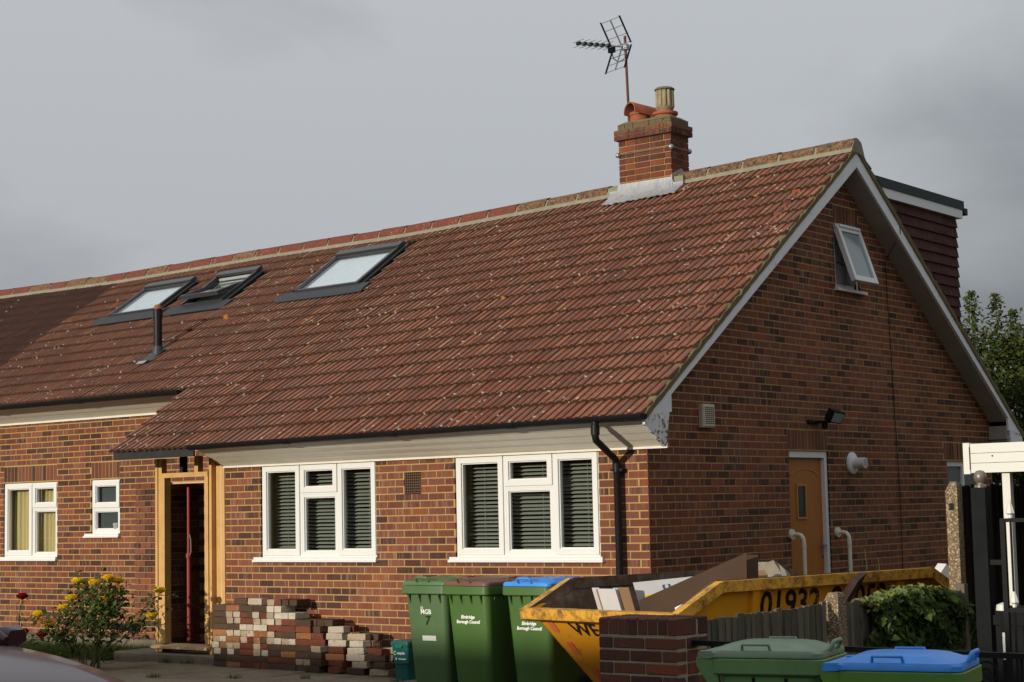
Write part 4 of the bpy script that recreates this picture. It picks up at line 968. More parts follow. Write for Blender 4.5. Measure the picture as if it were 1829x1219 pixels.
part('coaxial_loop', 'black_plastic', AE, lambda b: b.tube([pv+bd*.19-upv*.08, pv+bd*.17-upv*.16, pv+bd*.10-upv*.20, pv+bd*.03-upv*.17, pv-upv*.10+Vector((0,0,-.05))], .006, 6), smooth=60)
part('mast_clamp', 'alu', AE, lambda b: b.box(-3.0,-2.925,4.21,4.27,6.26,6.33))
# ------------------------------------------------------------------ timber porch
po = thing('timber_porch_frame', 'unfinished pine porch frame standing between two brick walls', 'porch', (-6.3,0,G))
def post(name, x0, x1, y0, y1, z0, z1, mat='timber', par=po): return part(name, mat, par, lambda b: b.box(x0, x1, y0, y1, z0, z1))
post('post', -6.90, -6.862, .0, .10, -.985, 1.25); post('post', -6.858, -6.80, .012, .09, -.985, 1.25)
fr = post('door_jamb', -6.785, -6.725, -.012, .085, -.88, 1.02); post('door_jamb', -6.045, -5.985, -.012, .085, -.88, 1.02)
post('door_head', -6.785, -5.985, -.018, .090, 1.021, 1.075)
b = MB(); b.hexa([(-6.90,-.075,-.935),(-5.955,-.075,-.935),(-5.955,.09,-.935),(-6.90,.09,-.935),(-6.90,-.075,-.905),(-5.955,-.075,-.905),(-5.955,.09,-.881),(-6.90,.09,-.881)]); b.build('threshold', 'ply', po)
post('post', -5.975, -5.935, -.005, .09, -.985, 1.25)
post('stud', -5.93, -5.84, .06, .10, -.985, 1.20); post('side_panel', -5.838, -5.735, .04, .07, -.78, 1.15, 'ply'); post('post', -5.775, -5.722, -.004, .038, -.985, 1.12)
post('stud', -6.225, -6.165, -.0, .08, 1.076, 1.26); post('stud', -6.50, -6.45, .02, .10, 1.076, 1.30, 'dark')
post('shade_panel', -6.895, -6.88, .101, .74, -.985, .95, 'mortar'); post('shade_panel', -5.83, -5.73, .101, 1.07, -.985, .95, 'dark')  # porch side panels added to keep the inside dark
PB = []
for k in range(25):
    y = .105+(.11 if k % 2 else 0)
    while y < .60: PB.append(((-6.88, y+.107, -.94+.075*k), 1, .214, .016, .065, 'p')); y += .225
put_bricks(PB, {'p': po.children[-2]}, 0, unit, 'brick')
post('ceiling_board', -6.89, -5.73, .101, 1.07, .951, .97, 'ply')
gv = MB(); gv.box(-5.925, -5.79, .02, .034, -.975, -.80); gv = gv.build('floor_grille', 'grating', po)
for i in range(7): part('grille_bar', 'grating', gv, lambda b: b.box(-5.92+.019*i, -5.911+.019*i, .008, .0195, -.97, -.805))
step = part('porch_step', 'concrete', po, lambda b: b.loft([[(-7.5,-.115,G-.03),(-5.725,-.115,G-.03),(-5.725,1.05,G-.03),(-7.5,1.05,G-.03)], [(-7.5,-.115,-1.0),(-5.725,-.115,-1.0),(-5.725,1.05,-1.0),(-7.5,1.05,-1.0)], [(-7.49,-.10,-.986),(-5.735,-.10,-.986),(-5.735,1.05,-.986),(-7.49,1.05,-.986)]]))
ap = thing('steel_prop', 'red adjustable steel prop standing inside the porch frame', 'prop', (-6.68,.32,-.985))
part('outer_tube', 'red_paint', ap, lambda b: b.tube([(-6.68,.32,-.985),(-6.68,.32,.10)], .030, 12), smooth=50)
part('inner_tube', 'red_paint', ap, lambda b: b.tube([(-6.68,.32,.05),(-6.68,.32,.95)], .024, 12), smooth=50)
part('collar', 'red_paint', ap, lambda b: b.lathe([(.03,0),(.043,0),(.043,.05),(.03,.05)], (-6.68,.32,.09), 12), smooth=40)
part('collar_handle', 'grating', ap, lambda b: b.tube([(-6.645,.30,.12),(-6.62,.30,.16),(-6.625,.30,.30),(-6.645,.30,.36)], .006, 6))
part('base_plate', 'red_paint', ap, lambda b: b.box(-6.75,-6.61,.25,.39,-.985,-.978)); part('head_plate', 'red_paint', ap, lambda b: b.box(-6.75,-6.61,.25,.39,.943,.950))
dpz = thing('drain_pipe', 'black plastic pipe lying low against the recessed wall', 'pipe', (-8.7,1.0,-.8))
part('pipe', 'black_plastic', dpz, lambda b: b.tube([(-9.45,.95,-.76),(-8.60,.95,-.80),(-8.53,.95,-.80)], .04, 10), smooth=50); part('elbow', 'black_plastic', dpz, lambda b: b.tube([(-8.53,.95,-.80),(-8.49,.97,-.80),(-8.47,1.06,-.80)], .046, 10), smooth=50)
part('path', 'concrete', None, lambda b: b.box(-12, -7.5, .78, 1.08, G-.02, -.93))['kind'] = 'structure'
# ------------------------------------------------------------------ things fixed to the gable
fl_ = thing('floodlight', 'black security floodlight on a bracket above the side door', 'floodlight', (0,3.33,1.44))
part('bracket', 'black_plastic', fl_, lambda b: (b.box(.002,.03,3.10,3.36,1.425,1.455), b.box(.002,.20,3.27,3.31,1.42,1.45)))
part('sensor', 'black_plastic', fl_, lambda b: b.lathe([(.0,-.04),(.03,-.03),(.035,0),(.03,.03),(.0,.035)], (.10,3.32,1.395), 12), smooth=60)
b = MB(); q = Matrix.Translation((.20,3.36,1.495)) @ Matrix.Rotation(math.radians(28),4,'Y') @ Matrix.Rotation(math.radians(-14),4,'Z')
hb = MB().box(-.045,.045,-.09,.09,-.066,.066); b.add([tuple(q @ Vector(v)) for v in hb.v], hb.f); hd = b.build('head', 'black_plastic', fl_)
b = MB(); hb = MB().box(.0455,.0495,-.075,.075,-.052,.052); b.add([tuple(q @ Vector(v)) for v in hb.v], hb.f); b.build('lens', 'grey_obscure', hd)
fu = thing('boiler_flue', 'white round boiler flue poking out beside the side door', 'flue', (0,4.1,1.0))
def ytube(b, x0, x1, r, y, z, n=20): b.tube([(x0,y,z),(x1,y,z)], r, n)
part('wall_plate', 'upvc', fu, lambda b: b.tube([(.003,4.10,1.0),(.025,4.10,1.0),(.04,4.10,1.0)], [.125,.12,.085], 24), smooth=30)
nz = part('nozzle', 'upvc', fu, lambda b: b.tube([(.03,4.10,1.0),(.17,4.10,1.0)], .06, 20), smooth=40); part('nozzle_end', 'lining', nz, lambda b: b.tube([(.171,4.10,1.0),(.172,4.10,1.0)], .045, 20))
cb = thing('black_cable', 'thin black cable hanging down the brick gable from the bargeboard', 'cable', (0,5.2,0))
part('cable_run', 'black_plastic', cb, lambda b: b.tube([(.275,5.0,3.95),(.265,5.04,3.66),(.08,5.10,3.45),(.02,5.12,3.35),(.012,5.15,3.0),(.012,5.18,2.5),(.012,5.20,1.9),(.012,5.24,1.2),(.012,5.27,.54),(.012,5.265,.0),(.012,5.25,-.9)], .0045, 6), smooth=60)
part('cable_clip', 'black_plastic', cb, lambda b: b.box(.001,.02,5.19,5.21,1.895,1.91))
for y, lab in ((2.665,'white grab rail curving out of the wall at the hinge side of the door'), (3.685,'white grab rail curving out of the wall at the handle side of the door')):
    rl = thing('grab_rail', lab, 'grab rail', (0,y,G), 0, 'grab rails beside the side door')
    part('rail', 'cream_rail', rl, lambda b: b.tube([(.02,y,.245),(.08,y,.245),(.12,y,.235),(.145,y,.20),(.15,y,.15),(.15,y,G)], .022, 12), smooth=50)
    part('rail_flange', 'cream_rail', rl, lambda b: b.tube([(.002,y,.245),(.028,y,.245)], .055, 16), smooth=40); part('rail_joint', 'cream_rail', rl, lambda b: b.tube([(.15,y,.10),(.15,y,.155)], .026, 12), smooth=40)
hs = thing('bare_stems', 'dry thorny stems growing up in front of the side door', 'plant', (.4,3.2,G))
for i, (y, z, dx) in enumerate(((2.72,.0,.05),(3.02,-.13,.1),(3.35,.08,.2),(3.52,-.1,.1),(3.45,-.02,.3))):
    part('stem', 'stem', hs, lambda b: b.tube([(.35,3.1+.05*i,G),(.32+dx*.5,y-.02,-.45),(.30+dx,y+.03,-.2),(.3+dx,y+.12*(i % 2),z)], [.006,.006,.005,.003], 5))

# ------------------------------------------------------------------ wheelie bins
def rrect(hx, hy, r, z, cx=0, cy=0, n=4):
    pts = []
    for (sx, sy, a0) in ((1,1,0),(-1,1,PI/2),(-1,-1,PI),(1,-1,1.5*PI)):
        for k in range(n+1):
            a = a0+PI/2*k/n; pts.append((cx+sx*(hx-r)+r*math.cos(a), cy+sy*(hy-r)+r*math.sin(a), z))
    return pts
def wheelie_bin(name, label, loc, rz, w, d, h, body, lid, group):
    """front at local -y, hinge at +y"""
    t_ = thing(name, label, 'wheelie bin', loc, rz, group); A = dict(local=True)
    b = MB(); W, D = w/2, d/2
    b.loft([rrect(W*.74, D*.70, .05, .03, 0, .02), rrect(W*.76, D*.72, .05, .05, 0, .02), rrect(W*.90, D*.87, .055, h*.86, 0, .0), rrect(W*.91, D*.88, .055, h-.075, 0, 0)])
    b.build('body', body, t_, local=True, smooth=35)
    rim = MB(); rim.loft([rrect(W*.92, D*.90, .05, h-.085), rrect(W*.985, D*.985, .05, h-.075), rrect(W, D, .05, h-.07), rrect(W, D, .05, h-.005), rrect(W*.985, D*.985, .05, h), rrect(W*.80, D*.80, .05, h)]); rim.build('rim', body, t_, local=True, smooth=30)
    for i in range(4):   # gussets under the rim
        x = -W*.66+W*1.32*i/3
        part('gusset', body, t_, lambda q: q.prism([(x-.006,-D*.885,h-.08),(x-.006,-D*.985,h-.08),(x-.006,-D*.875,h-.16)], (.012,0,0)), **A)
        part('gusset', body, t_, lambda q: q.prism([(W*.885,-D*.6+D*1.2*i/3,h-.08),(W*.985,-D*.6+D*1.2*i/3,h-.08),(W*.875,-D*.6+D*1.2*i/3,h-.16)], (0,.012,0)), **A)
    l = MB(); Lh = h+.004
    l.loft([rrect(W*1.00, D*1.0, .05, Lh, 0, .01), rrect(W*1.00, D*1.0, .05, Lh+.022, 0, .01), rrect(W*.97, D*.975, .06, Lh+.034, 0, .01), rrect(W*.86, D*.86, .07, Lh+.037, 0, .02), rrect(W*.72, D*.68, .07, Lh+.058, 0, .03), rrect(W*.60, D*.56, .07, Lh+.064, 0, .03)])
    lo = l.build('lid', lid, t_, local=True, smooth=32)
    part('lid_handle', lid, lo, lambda q: q.tube([(-.07,-D*.96,Lh+.03),(-.07,-D*1.02,Lh+.062),(-.055,-D*1.03,Lh+.07),(.055,-D*1.03,Lh+.07),(.07,-D*1.02,Lh+.062),(.07,-D*.96,Lh+.03)], .011, 8), smooth=60, **A)
    for sx in (-1, 1): part('lid_handle', lid, lo, lambda q: q.tube([(sx*W*.93,-.02,Lh+.03),(sx*W*.985,-.015,Lh+.062),(sx*W*.985,.115,Lh+.062),(sx*W*.93,.12,Lh+.03)], .008, 8), smooth=60, **A)
    for yy_ in (-.09, .07): part('body_slot', 'black_plastic', t_, lambda q: q.hexa([(-W*.80,yy_-.006,h*.5),(-W*.79,yy_-.006,h*.5),(-W*.79,yy_+.006,h*.5),(-W*.80,yy_+.006,h*.5),(-W*.925,yy_-.008,h-.09),(-W*.90,yy_-.008,h-.09),(-W*.90,yy_+.008,h-.09),(-W*.925,yy_+.008,h-.09)]), **A)
    part('hinge', lid, lo, lambda q: (q.tube([(-W*.86,D+.055,h+.012),(W*.86,D+.055,h+.012)], .018, 10),), smooth=60, **A)
    for sx in (-1, 1):
        part('hinge_arm', lid, lo, lambda q: q.hexa([(sx*W*.80-.03,D*.8,h-.0),(sx*W*.80+.03,D*.8,h-.0),(sx*W*.80+.03,D+.06,h-.004),(sx*W*.80-.03,D+.06,h-.004),(sx*W*.80-.03,D*.8,Lh+.03),(sx*W*.80+.03,D*.8,Lh+.03),(sx*W*.80+.03,D+.06,Lh+.028),(sx*W*.80-.03,D+.06,Lh+.028)]), **A)
        part('handle_bracket', body, t_, lambda q: q.prism([(sx*W*.86-.012,D*.9,h-.01),(sx*W*.86-.012,D+.075,h+.0),(sx*W*.86-.012,D+.075,h-.035),(sx*W*.86-.012,D*.95,h-.17),(sx*W*.86-.012,D*.85,h-.20)], (.024,0,0)), **A)
        wh = part('wheel', 'tyre', t_, lambda q: q.tube([(sx*W*.80-.02,D*.78,.10),(sx*W*.80+.02,D*.78,.10)], .10, 18), smooth=40, **A)
        part('wheel_hub', 'black_plastic', wh, lambda q: q.tube([(sx*W*.80-.024,D*.78,.10),(sx*W*.80+.024,D*.78,.10)], .045, 12), **A)
    part('axle', 'grey_metal', t_, lambda q: q.tube([(-W*.8,D*.78,.10),(W*.8,D*.78,.10)], .011, 8), **A)
    return t_
def front_pt(w, d, h, x, z): # point on the tapering front face
    f = (z-.05)/(h*.86-.05); k = .72+(.87-.72)*f; cy = .02*(1-f); return (x, cy-d/2*k-.0025, z)
GB = 'bins standing by the front wall'
bw, bdp, bh = .535, .66, .975
b1 = wheelie_bin('wheelie_bin', 'faded green bin with green lid and black number seven', (-1.515,-1.17,G), math.radians(1), bw, bdp, bh, 'bin_old', 'lid_green', GB)
b2 = wheelie_bin('wheelie_bin', 'green bin with brown lid beside the numbered bin', (-.985,-1.20,G), math.radians(-2), bw, bdp, bh, 'bin_green', 'lid_brown', GB)
b3 = wheelie_bin('wheelie_bin', 'green bin with blue lid beside the yellow skip', (-.33,-1.17,G), math.radians(-1), bw, bdp, bh, 'bin_green', 'lid_blue', GB)
slope_up = Vector((0,-.075,.79)).normalized()
def btext(bn, name, s_, size, mat, x, z, bold=.0, shear=0.0): return text(name, s_, size, mat, bn, front_pt(bw, bdp, bh, x, z), (1,0,0), slope_up, bold, 'CENTER', shear)
btext(b1, 'house_number', '7', .115, 'black_print', .01, .655, .004, .15)
btext(b1, 'bin_logo', 'MGB', .060, 'white_print', .0, .735, .001); btext(b1, 'bin_logo', 'o', .060, 'white_print', -.045, .775, .0)
lb = part('bin_label', 'upvc_dirty', b1, lambda q: q.hexa([front_pt(bw,bdp,bh,x_,z_) for x_, z_ in ((-.06,.475),(.10,.475),(.10,.52),(-.06,.52))] + [tuple(Vector(front_pt(bw,bdp,bh,x_,z_))+Vector((0,-.002,0))) for x_, z_ in ((-.06,.475),(.10,.475),(.10,.52),(-.06,.52))]), local=True)
for bn in (b2, b3):
    zz = .70 if bn is b2 else .655
    btext(bn, 'council_lettering', 'Elmbridge', .040, 'white_print', .0, zz, .0016, .2); btext(bn, 'council_lettering', 'Borough Council', .040, 'white_print', .0, zz-.043, .0016, .2)
GF = 'bins standing on the pavement'
AXR = math.atan2(.224, .973)        # front of the bins faces this way
def place_front(hx, hy, d): a = Vector((math.cos(AXR), math.sin(AXR))); n_ = Vector((-a.y, a.x)); c = Vector((hx, hy)) + a*(d/2+.06) + n_*.235; return (c.x, c.y, G)
f1 = wheelie_bin('wheelie_bin', 'green bin with green lid on the pavement beside the brick pier', place_front(4.53,-6.46,.56), AXR+PI/2, .48, .56, .915, 'bin_lifted', 'lid_faded_sky', GF)
f2 = wheelie_bin('wheelie_bin', 'green bin with bright blue lid on the pavement before the ivy', place_front(5.33,-6.70,.56), AXR+PI/2, .48, .56, .905, 'bin_bright', 'lid_blue', GF)
# food waste caddy
fc = thing('food_caddy', 'small teal food waste caddy on the ground beside the tall bins', 'caddy', (-2.60,-.47,G), math.radians(-2))
A = dict(local=True)
part('body', 'teal', fc, lambda b: b.loft([rrect(.085,.09,.02,.0), rrect(.095,.10,.02,.16), rrect(.099,.104,.02,.17), rrect(.112,.118,.02,.335)]), smooth=35, **A)
part('handle', 'dull_black', fc, lambda b: b.tube([(-.115,0,.30),(-.125,-.06,.20),(-.112,-.118,.165),(0,-.122,.155),(.112,-.118,.165),(.125,-.06,.20),(.115,0,.30)], .006, 6), **A)
ld = part('lid', 'teal', fc, lambda b: b.loft([rrect(.118,.124,.02,.33), rrect(.122,.128,.02,.345), rrect(.12,.126,.02,.372), rrect(.10,.105,.02,.385)]), smooth=35, **A)
part('lid_tab', 'teal', ld, lambda b: b.prism([(-.06,-.130,.345),(.06,-.130,.345),(.035,-.136,.315),(-.035,-.136,.315)], (0,.006,0)), **A)
part('lid_handle', 'teal', ld, lambda b: b.tube([(-.02,.13,.36),(-.02,.16,.42),(.10,.16,.42),(.10,.13,.36)], .008, 6), **A)
fz = lambda z: -.09-(z/.335)*.028-.003
for nm, tx, sz, x, z in (('lettering','recycle',.036,.012,.262),('lettering','food waste',.022,.03,.205)): text(nm, tx, sz, 'white_print', fc, (x, fz(z), z), (1,0,0), Vector((0,-.08,1)), .0012)
part('recycle_mark', 'white_print', fc, lambda b: b.tube([(-.062+.017*math.cos(a), fz(.262)-.001, .262+.017*math.sin(a)) for a in [PI*(.3+1.5*k/10) for k in range(11)]], .0035, 5), **A)
part('food_mark', 'white_print', fc, lambda b: b.box(-.062,-.045,fz(.205)-.001,fz(.205)+.001,.195,.215), **A)

# ------------------------------------------------------------------ brick stack
def loose_brick_mesh(i, mat):
    rg = random.Random(100+i); b = MB(); j = lambda s: rg.uniform(-s, s)
    l, d, h = .1075, .05125, .0325
    rings = []
    for zz, k in ((-h, .955), (-h+.006, 1.0), (h-.006, 1.0), (h, .955)):
        rings.append([(sx*l*k+j(.0035), sy*d*(k if k == 1 else .93)+j(.003), zz+j(.0015)) for sx, sy in ((-1,-1),(0,-1),(1,-1),(1,1),(0,1),(-1,1))])
    b.loft(rings); me = bpy.data.meshes.new('loose_brick'); me.from_pydata(b.v, [], b.f); me.materials.append(M[mat]); return me
def lb_mat(name, c, c2, sp=.5):
    t = NT(name); n = t.noise(t.pos(), 28, 5, .7); r = t.rnd(); c0 = t.mix(r, c, tuple(x*.7 for x in c)); t.bump(n, .6, .008); return t.fin(t.mix(t.ramp(n, [(sp,0.0),(sp+.1,.85)]), c0, c2), .95, 0, .15)
M['lb_dark'] = lb_mat('dark_old_brick', (.088,.055,.038), (.14,.10,.08), .60)
M['lb_red'] = lb_mat('red_old_brick', (.17,.055,.032), (.075,.04,.032), .52)
M['lb_orange'] = lb_mat('orange_old_brick', (.30,.13,.055), (.42,.30,.18), .56)
M['lb_cream'] = lb_mat('mortar_faced_brick', (.45,.36,.255), (.27,.17,.115), .52)
M['lb_pale'] = lb_mat('white_limed_brick', (.52,.46,.37), (.33,.25,.18), .54)
LBM = {k: [loose_brick_mesh(i+10*q, 'lb_'+k) for i in range(4)] for q, k in enumerate(('dark','red','orange','cream','pale'))}
LBL = {'dark':'dark brown reclaimed brick', 'red':'red reclaimed brick', 'orange':'orange brown reclaimed brick', 'cream':'cream mortar-stained reclaimed brick', 'pale':'pale limewashed reclaimed brick'}
def loose(x, y, z, ang, tone, where, rx=0, ry=0):
    o = bpy.data.objects.new('loose_brick', random.choice(LBM[tone])); COL.objects.link(o); o.location = (x, y, z); o.rotation_euler = (rx, ry, ang)
    tag(o, LBL[tone]+' '+where, 'brick', 'reclaimed bricks stacked against the front wall')
ORD = ['first','second','third','fourth','fifth','sixth','seventh','eighth','ninth','tenth','eleventh','twelfth']
tone_s = lambda: random.choices(['dark','red','orange','cream'], [6,4,1.2,.3])[0]
tone_h = lambda: random.choices(['cream','pale','orange','dark','red'], [5,6,1.2,1.2,1.0])[0]
cw_, rh = .224, .0672
heights = [10, 10, 10, 10, 10, 9, 8]            # bricks in each full-brick bay from the porch
random.seed(21)
for c, H in enumerate(heights):
    xa = -5.60+cw_*c; yf = -.30-.012*c
    for r_ in range(H):
        z = G+.004+.034+rh*r_; jx = random.uniform(-.006,.006); jy = random.uniform(-.012,.008)
        if random.random() < .5 and not (r_ == 0 and random.random() < .6):
            for q in (0, 1): loose(xa+.055+.112*q+jx, yf+.1075+jy+random.uniform(-.008,.008), z, PI/2+random.uniform(-.03,.03), tone_h(), f'end-on in {ORD[r_]} course, {ORD[c]} bay from porch, '+('porch side' if q == 0 else 'bins side'))
        else:
            loose(xa+.112+jx, yf+.052+jy, z, random.uniform(-.025,.025), tone_s(), f'lengthwise in {ORD[r_]} course, {ORD[c]} bay from porch')
            if r_ >= H-2: loose(xa+.112-jx, yf+.165+jy, z, random.uniform(-.03,.03), tone_s(), f'in rear rank, {ORD[r_]} course, {ORD[c]} bay from porch')
for c in range(1, 4): loose(-5.50+cw_*c, -.14, G+.038+rh*10, random.uniform(-.05,.05), ['dark','pale','dark'][c-1], f'lying loose on the stack top, {ORD[c-1]} from porch')
for c in range(4): loose(-4.72+.112*c, -.17, G+.038+rh*10, PI/2+random.uniform(-.04,.04), ['cream','red','dark','dark'][c], f'end-on on the stack top, {ORD[c]} from porch')
# tumbled heap at the right-hand end
rows = [[(-3.97,'dark'),(-3.66,'red'),(-3.36,'dark'),(-3.08,'cream'),(-2.82,'dark')], [(-3.95,'dark'),(-3.66,'red'),(-3.34,'cream'),(-3.05,'dark')], [(-3.98,'dark'),(-3.72,'orange'),(-3.42,'pale'),(-3.14,'dark')], [(-3.96,'cream'),(-3.68,'red'),(-3.40,'pale'),(-3.12,'red')], [(-3.99,'red'),(-3.70,'pale'),(-3.40,'pale')], [(-3.97,'red'),(-3.70,'pale'),(-3.38,'cream')], [(-3.98,'dark'),(-3.72,'pale')]]
for r_, row in enumerate(rows):
    for i, (x, tone) in enumerate(row):
        for back in (0, 1):
            loose(x+random.uniform(-.03,.03)+.05*back, -.36+.118*back+.012*r_, G+.04+.0675*r_+random.uniform(-.002,.003), random.uniform(-.26,.26), tone if not back else random.choice(['dark','red','cream']), f'in the tumbled end, {ORD[r_]} course, {ORD[i]} from the neat stack' if not back else f'behind in the tumbled end, {ORD[r_]} course, {ORD[i]} along', random.uniform(-.05,.05), random.uniform(-.06,.06))
for k in range(3): loose(-4.05+.11*k, -.22, G+.04+.0675*7, PI/2+.05*k, ['red','dark','dark'][k], f'resting across the top of the tumbled end, {ORD[k]} along')

# ------------------------------------------------------------------ skip
ang = math.radians(-9.67); SKL = Vector((.18+.82*math.cos(ang), -2.13+.82*math.sin(ang), G))
sk = thing('skip', 'yellow steel builders skip with black stencilled number and rusty rim', 'skip', SKL, ang)
SW2, SLEN, LIP, TOP = .82, 3.78, .825, 1.05
def side_profile(): return [(0,LIP),(.50,TOP),(3.33,TOP),(SLEN,LIP)]
b = MB(); T = .012
for sx in (-1, 1):    # side plates, leaning in towards the floor
    pr = [(.80,.02),(2.98,.02),(SLEN-.0,LIP),(3.33,TOP-.04),(.50,TOP-.04),(0,LIP)]
    xx = lambda z: sx*(SW2-.14*(1-z/TOP)*1.0)
    pa = [(xx(z), v, z) for v, z in pr]
    b.prism(pa, (-sx*T,0,0))
body = b.build('side_plate', 'skip', sk, local=True)
def split_plates():
    pass
for nm, v0, v1 in (('end_plate', 0, .80), ('end_plate', SLEN, 2.98)):
    part(nm, 'skip', sk, lambda q: q.hexa([(-SW2+.14,v1,.02),(SW2-.14,v1,.02),(SW2-.14,v1+T*(1 if v1 > v0 else -1),.02),(-SW2+.14,v1+T*(1 if v1 > v0 else -1),.02),(-SW2+.03,v0,LIP-.0),(SW2-.03,v0,LIP-.0),(SW2-.03,v0+T*(1 if v1 > v0 else -1),LIP),(-SW2+.03,v0+T*(1 if v1 > v0 else -1),LIP)]), **A)
part('floor_plate', 'skip_in', sk, lambda q: q.box(-SW2+.14, SW2-.14, .80, 2.98, .01, .03), **A)
for sx in (-1, 1):   # inner rusty skins
    part('inner_skin', 'skip_in', sk, lambda q: q.prism([(sx*(SW2-.14*(1-z/TOP)-.016), v, z) for v, z in [(.82,.05),(2.96,.05),(SLEN-.03,LIP-.02),(3.33,TOP-.045),(.50,TOP-.045),(.03,LIP-.02)]], (-sx*.002,0,0)), **A)
    for (va, za), (vb_, zb) in zip(side_profile()[:-1], side_profile()[1:]):
        part('rail_liner', 'skip_in', sk, lambda q: q.bar((sx*(SW2-.03),va,za-.03), (sx*(SW2-.03),vb_,zb-.03), .012, .088), **A)
        part('top_rail', 'skip_rim', sk, lambda q: q.bar((sx*(SW2+.012),va-(.02 if va == 0 else 0),za-.035), (sx*(SW2+.012),vb_+(.02 if vb_ == SLEN else 0),zb-.035), .075, .085), **A)
    for v in (.93, 2.88): part('side_rib', 'skip', sk, lambda q: q.hexa([(sx*(SW2-.135),v-.04,.05),(sx*(SW2-.09),v-.04,.05),(sx*(SW2-.09),v+.04,.05),(sx*(SW2-.135),v+.04,.05),(sx*(SW2-.02),v-.04,TOP-.07),(sx*(SW2+.035),v-.04,TOP-.07),(sx*(SW2+.035),v+.04,TOP-.07),(sx*(SW2-.02),v+.04,TOP-.07)]), **A)
    for v in (1.25, 2.55): part('lifting_lug', 'skip_rim', sk, lambda q: q.tube([(sx*(SW2-.06),v,.55),(sx*(SW2+.09),v,.55)], .04, 12), smooth=50, **A)
for v, s_ in ((-.02,1), (SLEN+.02,-1)): part('end_rail', 'skip_rim', sk, lambda q: q.hexa([(-SW2-.04,v-.02*s_,LIP-.075),(SW2+.04,v-.02*s_,LIP-.075),(SW2+.04,v+.06*s_,LIP-.095),(-SW2-.04,v+.06*s_,LIP-.095),(-SW2-.04,v-.035*s_,LIP+.012),(SW2+.04,v-.035*s_,LIP+.012),(SW2+.04,v+.06*s_,LIP+.018),(-SW2-.04,v+.06*s_,LIP+.018)]), **A)
eu = Vector((0,-.80,.805)).normalized(); en = Vector((0,-.805,-.80)).normalized()
def ept(x, z): f = (LIP-z)/(LIP-.02); return Vector((x, .80*f, z)) + en*.004
for nm, tx, x, z, sz in (('lettering','WE',-.30,.665,.20), ('lettering','S',-.04,.60,.19)): text(nm, tx, sz, 'worn_print', sk, ept(x, z), (1,0,0), eu, .004)
for i, (x, z) in enumerate(((-.66,.70),(-.62,.50),(-.57,.27),(.5,.45),(.48,.22))):
    part('reflector_tape', 'orange_tape', sk, lambda q: q.hexa([tuple(ept(x+a, z+c)) for a, c in ((-.035,-.055),(.035,-.055),(.035,.055),(-.035,.055))] + [tuple(ept(x+a, z+c)+en*.002) for a, c in ((-.035,-.055),(.035,-.055),(.035,.055),(-.035,.055))]), **A)
sxn = lambda z: SW2-.14*(1-z/TOP)+.003
for tx, v, sz in (('01932',1.42,.31), ('8',2.02,.31), ('052',2.50,.31)):
    text('lettering', tx, sz, 'worn_print', sk, (sxn(.82), v-.0, .83), (0,1,0), Vector((.133,0,1)), .006)
# what lies in the skip
def skp(x, y, z): return WM['skip'] @ Vector((x, y, z))
rb = thing('skip_rubble', 'grey rubble and dust filling the bottom of the skip', 'rubble', skp(0,1.9,.5), ang); rb['kind'] = 'stuff'
n = 26; V = []; F = []
for i in range(n+1):
    for j in range(n+1):
        v = .62+2.5*i/n; x = -.66+1.32*j/n; h = .50+.10*math.sin(v*2.3+x*3)+random.uniform(-.04,.05)+.28*math.exp(-((v-2.35)**2/.25+(x+.35)**2/.08))
        V.append(tuple(skp(x, v, h)))
F = [(i*(n+1)+j, i*(n+1)+j+1, (i+1)*(n+1)+j+1, (i+1)*(n+1)+j) for i in range(n) for j in range(n)]
mb = MB(); mb.v = V; mb.f = F; mb.build('rubble_heap', 'rubble', rb)
def slabthing(name, label, cat, mat, c, dx, dy, th, parts=(), group=None):
    c, dx, dy = Vector(c), Vector(dx), Vector(dy); nn = dx.cross(dy).normalized()*th
    t_ = thing(name, label, cat, c, 0, group); b = MB(); b.hexa([c, c+dx, c+dx+nn, c+nn, c+dy, c+dx+dy, c+dx+dy+nn, c+dy+nn]); b.build('sheet', mat, t_); return t_, nn
P_ = lambda x, v, z: skp(x, v, z)
# plasterboard offcuts standing in the front of the skip
gp = 'plasterboard offcuts in the skip'
for i, (x, v, hh, tn, mat, lab) in enumerate(((-.31,.24,1.00,.05,'plasterboard','narrow plasterboard offcut at the edge of the pile'), (-.27,.25,.99,.08,'card','brown-edged board offcut between plasterboards'), (-.22,.22,.995,.17,'plasterboard','broad grey plasterboard offcut with torn top'), (-.10,.27,1.0,.05,'plasterboard','thin plasterboard offcut beside the brown board'), (-.06,.29,1.005,.09,'card','second brown board offcut behind the lettered sheet'))):
    slabthing('board_offcut', lab, 'board', mat, P_(x, v+.2, .50), P_(x+tn, v+.23, .50)-P_(x, v+.2, .50), P_(x-.02, v+.03, hh)-P_(x, v+.2, .50), .012, group=gp)
LA, LB_, LC = P_(.0,.62,.46), P_(.34,.98,.50), P_(-.05,.46,1.035)
t_, nn = slabthing('plasterboard_sheet', 'large pale plasterboard sheet with yellow sticker and blue letters', 'board', 'plasterboard', LA, LB_-LA, LC-LA, -.013)
o0 = LA; ex = LB_-LA; ey = LC-LA; nx = ex.normalized(); ny = ey.normalized(); nz = nx.cross(ny)
if nz.dot(CAM-o0) < 0: nz = -nz
fo = o0+nn if nn.dot(nz) > 0 else o0
inv_t = Matrix.Translation(-Vector(t_.location))
stk = MB(); q0 = fo+nz*.002+ex*.12+ey*.60; stk.hexa([q0, q0+ex*.2, q0+ex*.2+nz*.001, q0+nz*.001, q0+ey*.22, q0+ex*.2+ey*.22, q0+ex*.2+ey*.22+nz*.001, q0+ey*.22+nz*.001]); stk.build('sticker', 'yellow', t_)
text('lettering', 'tic', .13, 'blue_ink', t_, inv_t @ (fo+nz*.003+ex*.50+ey*.83), ny, -nx, .003)
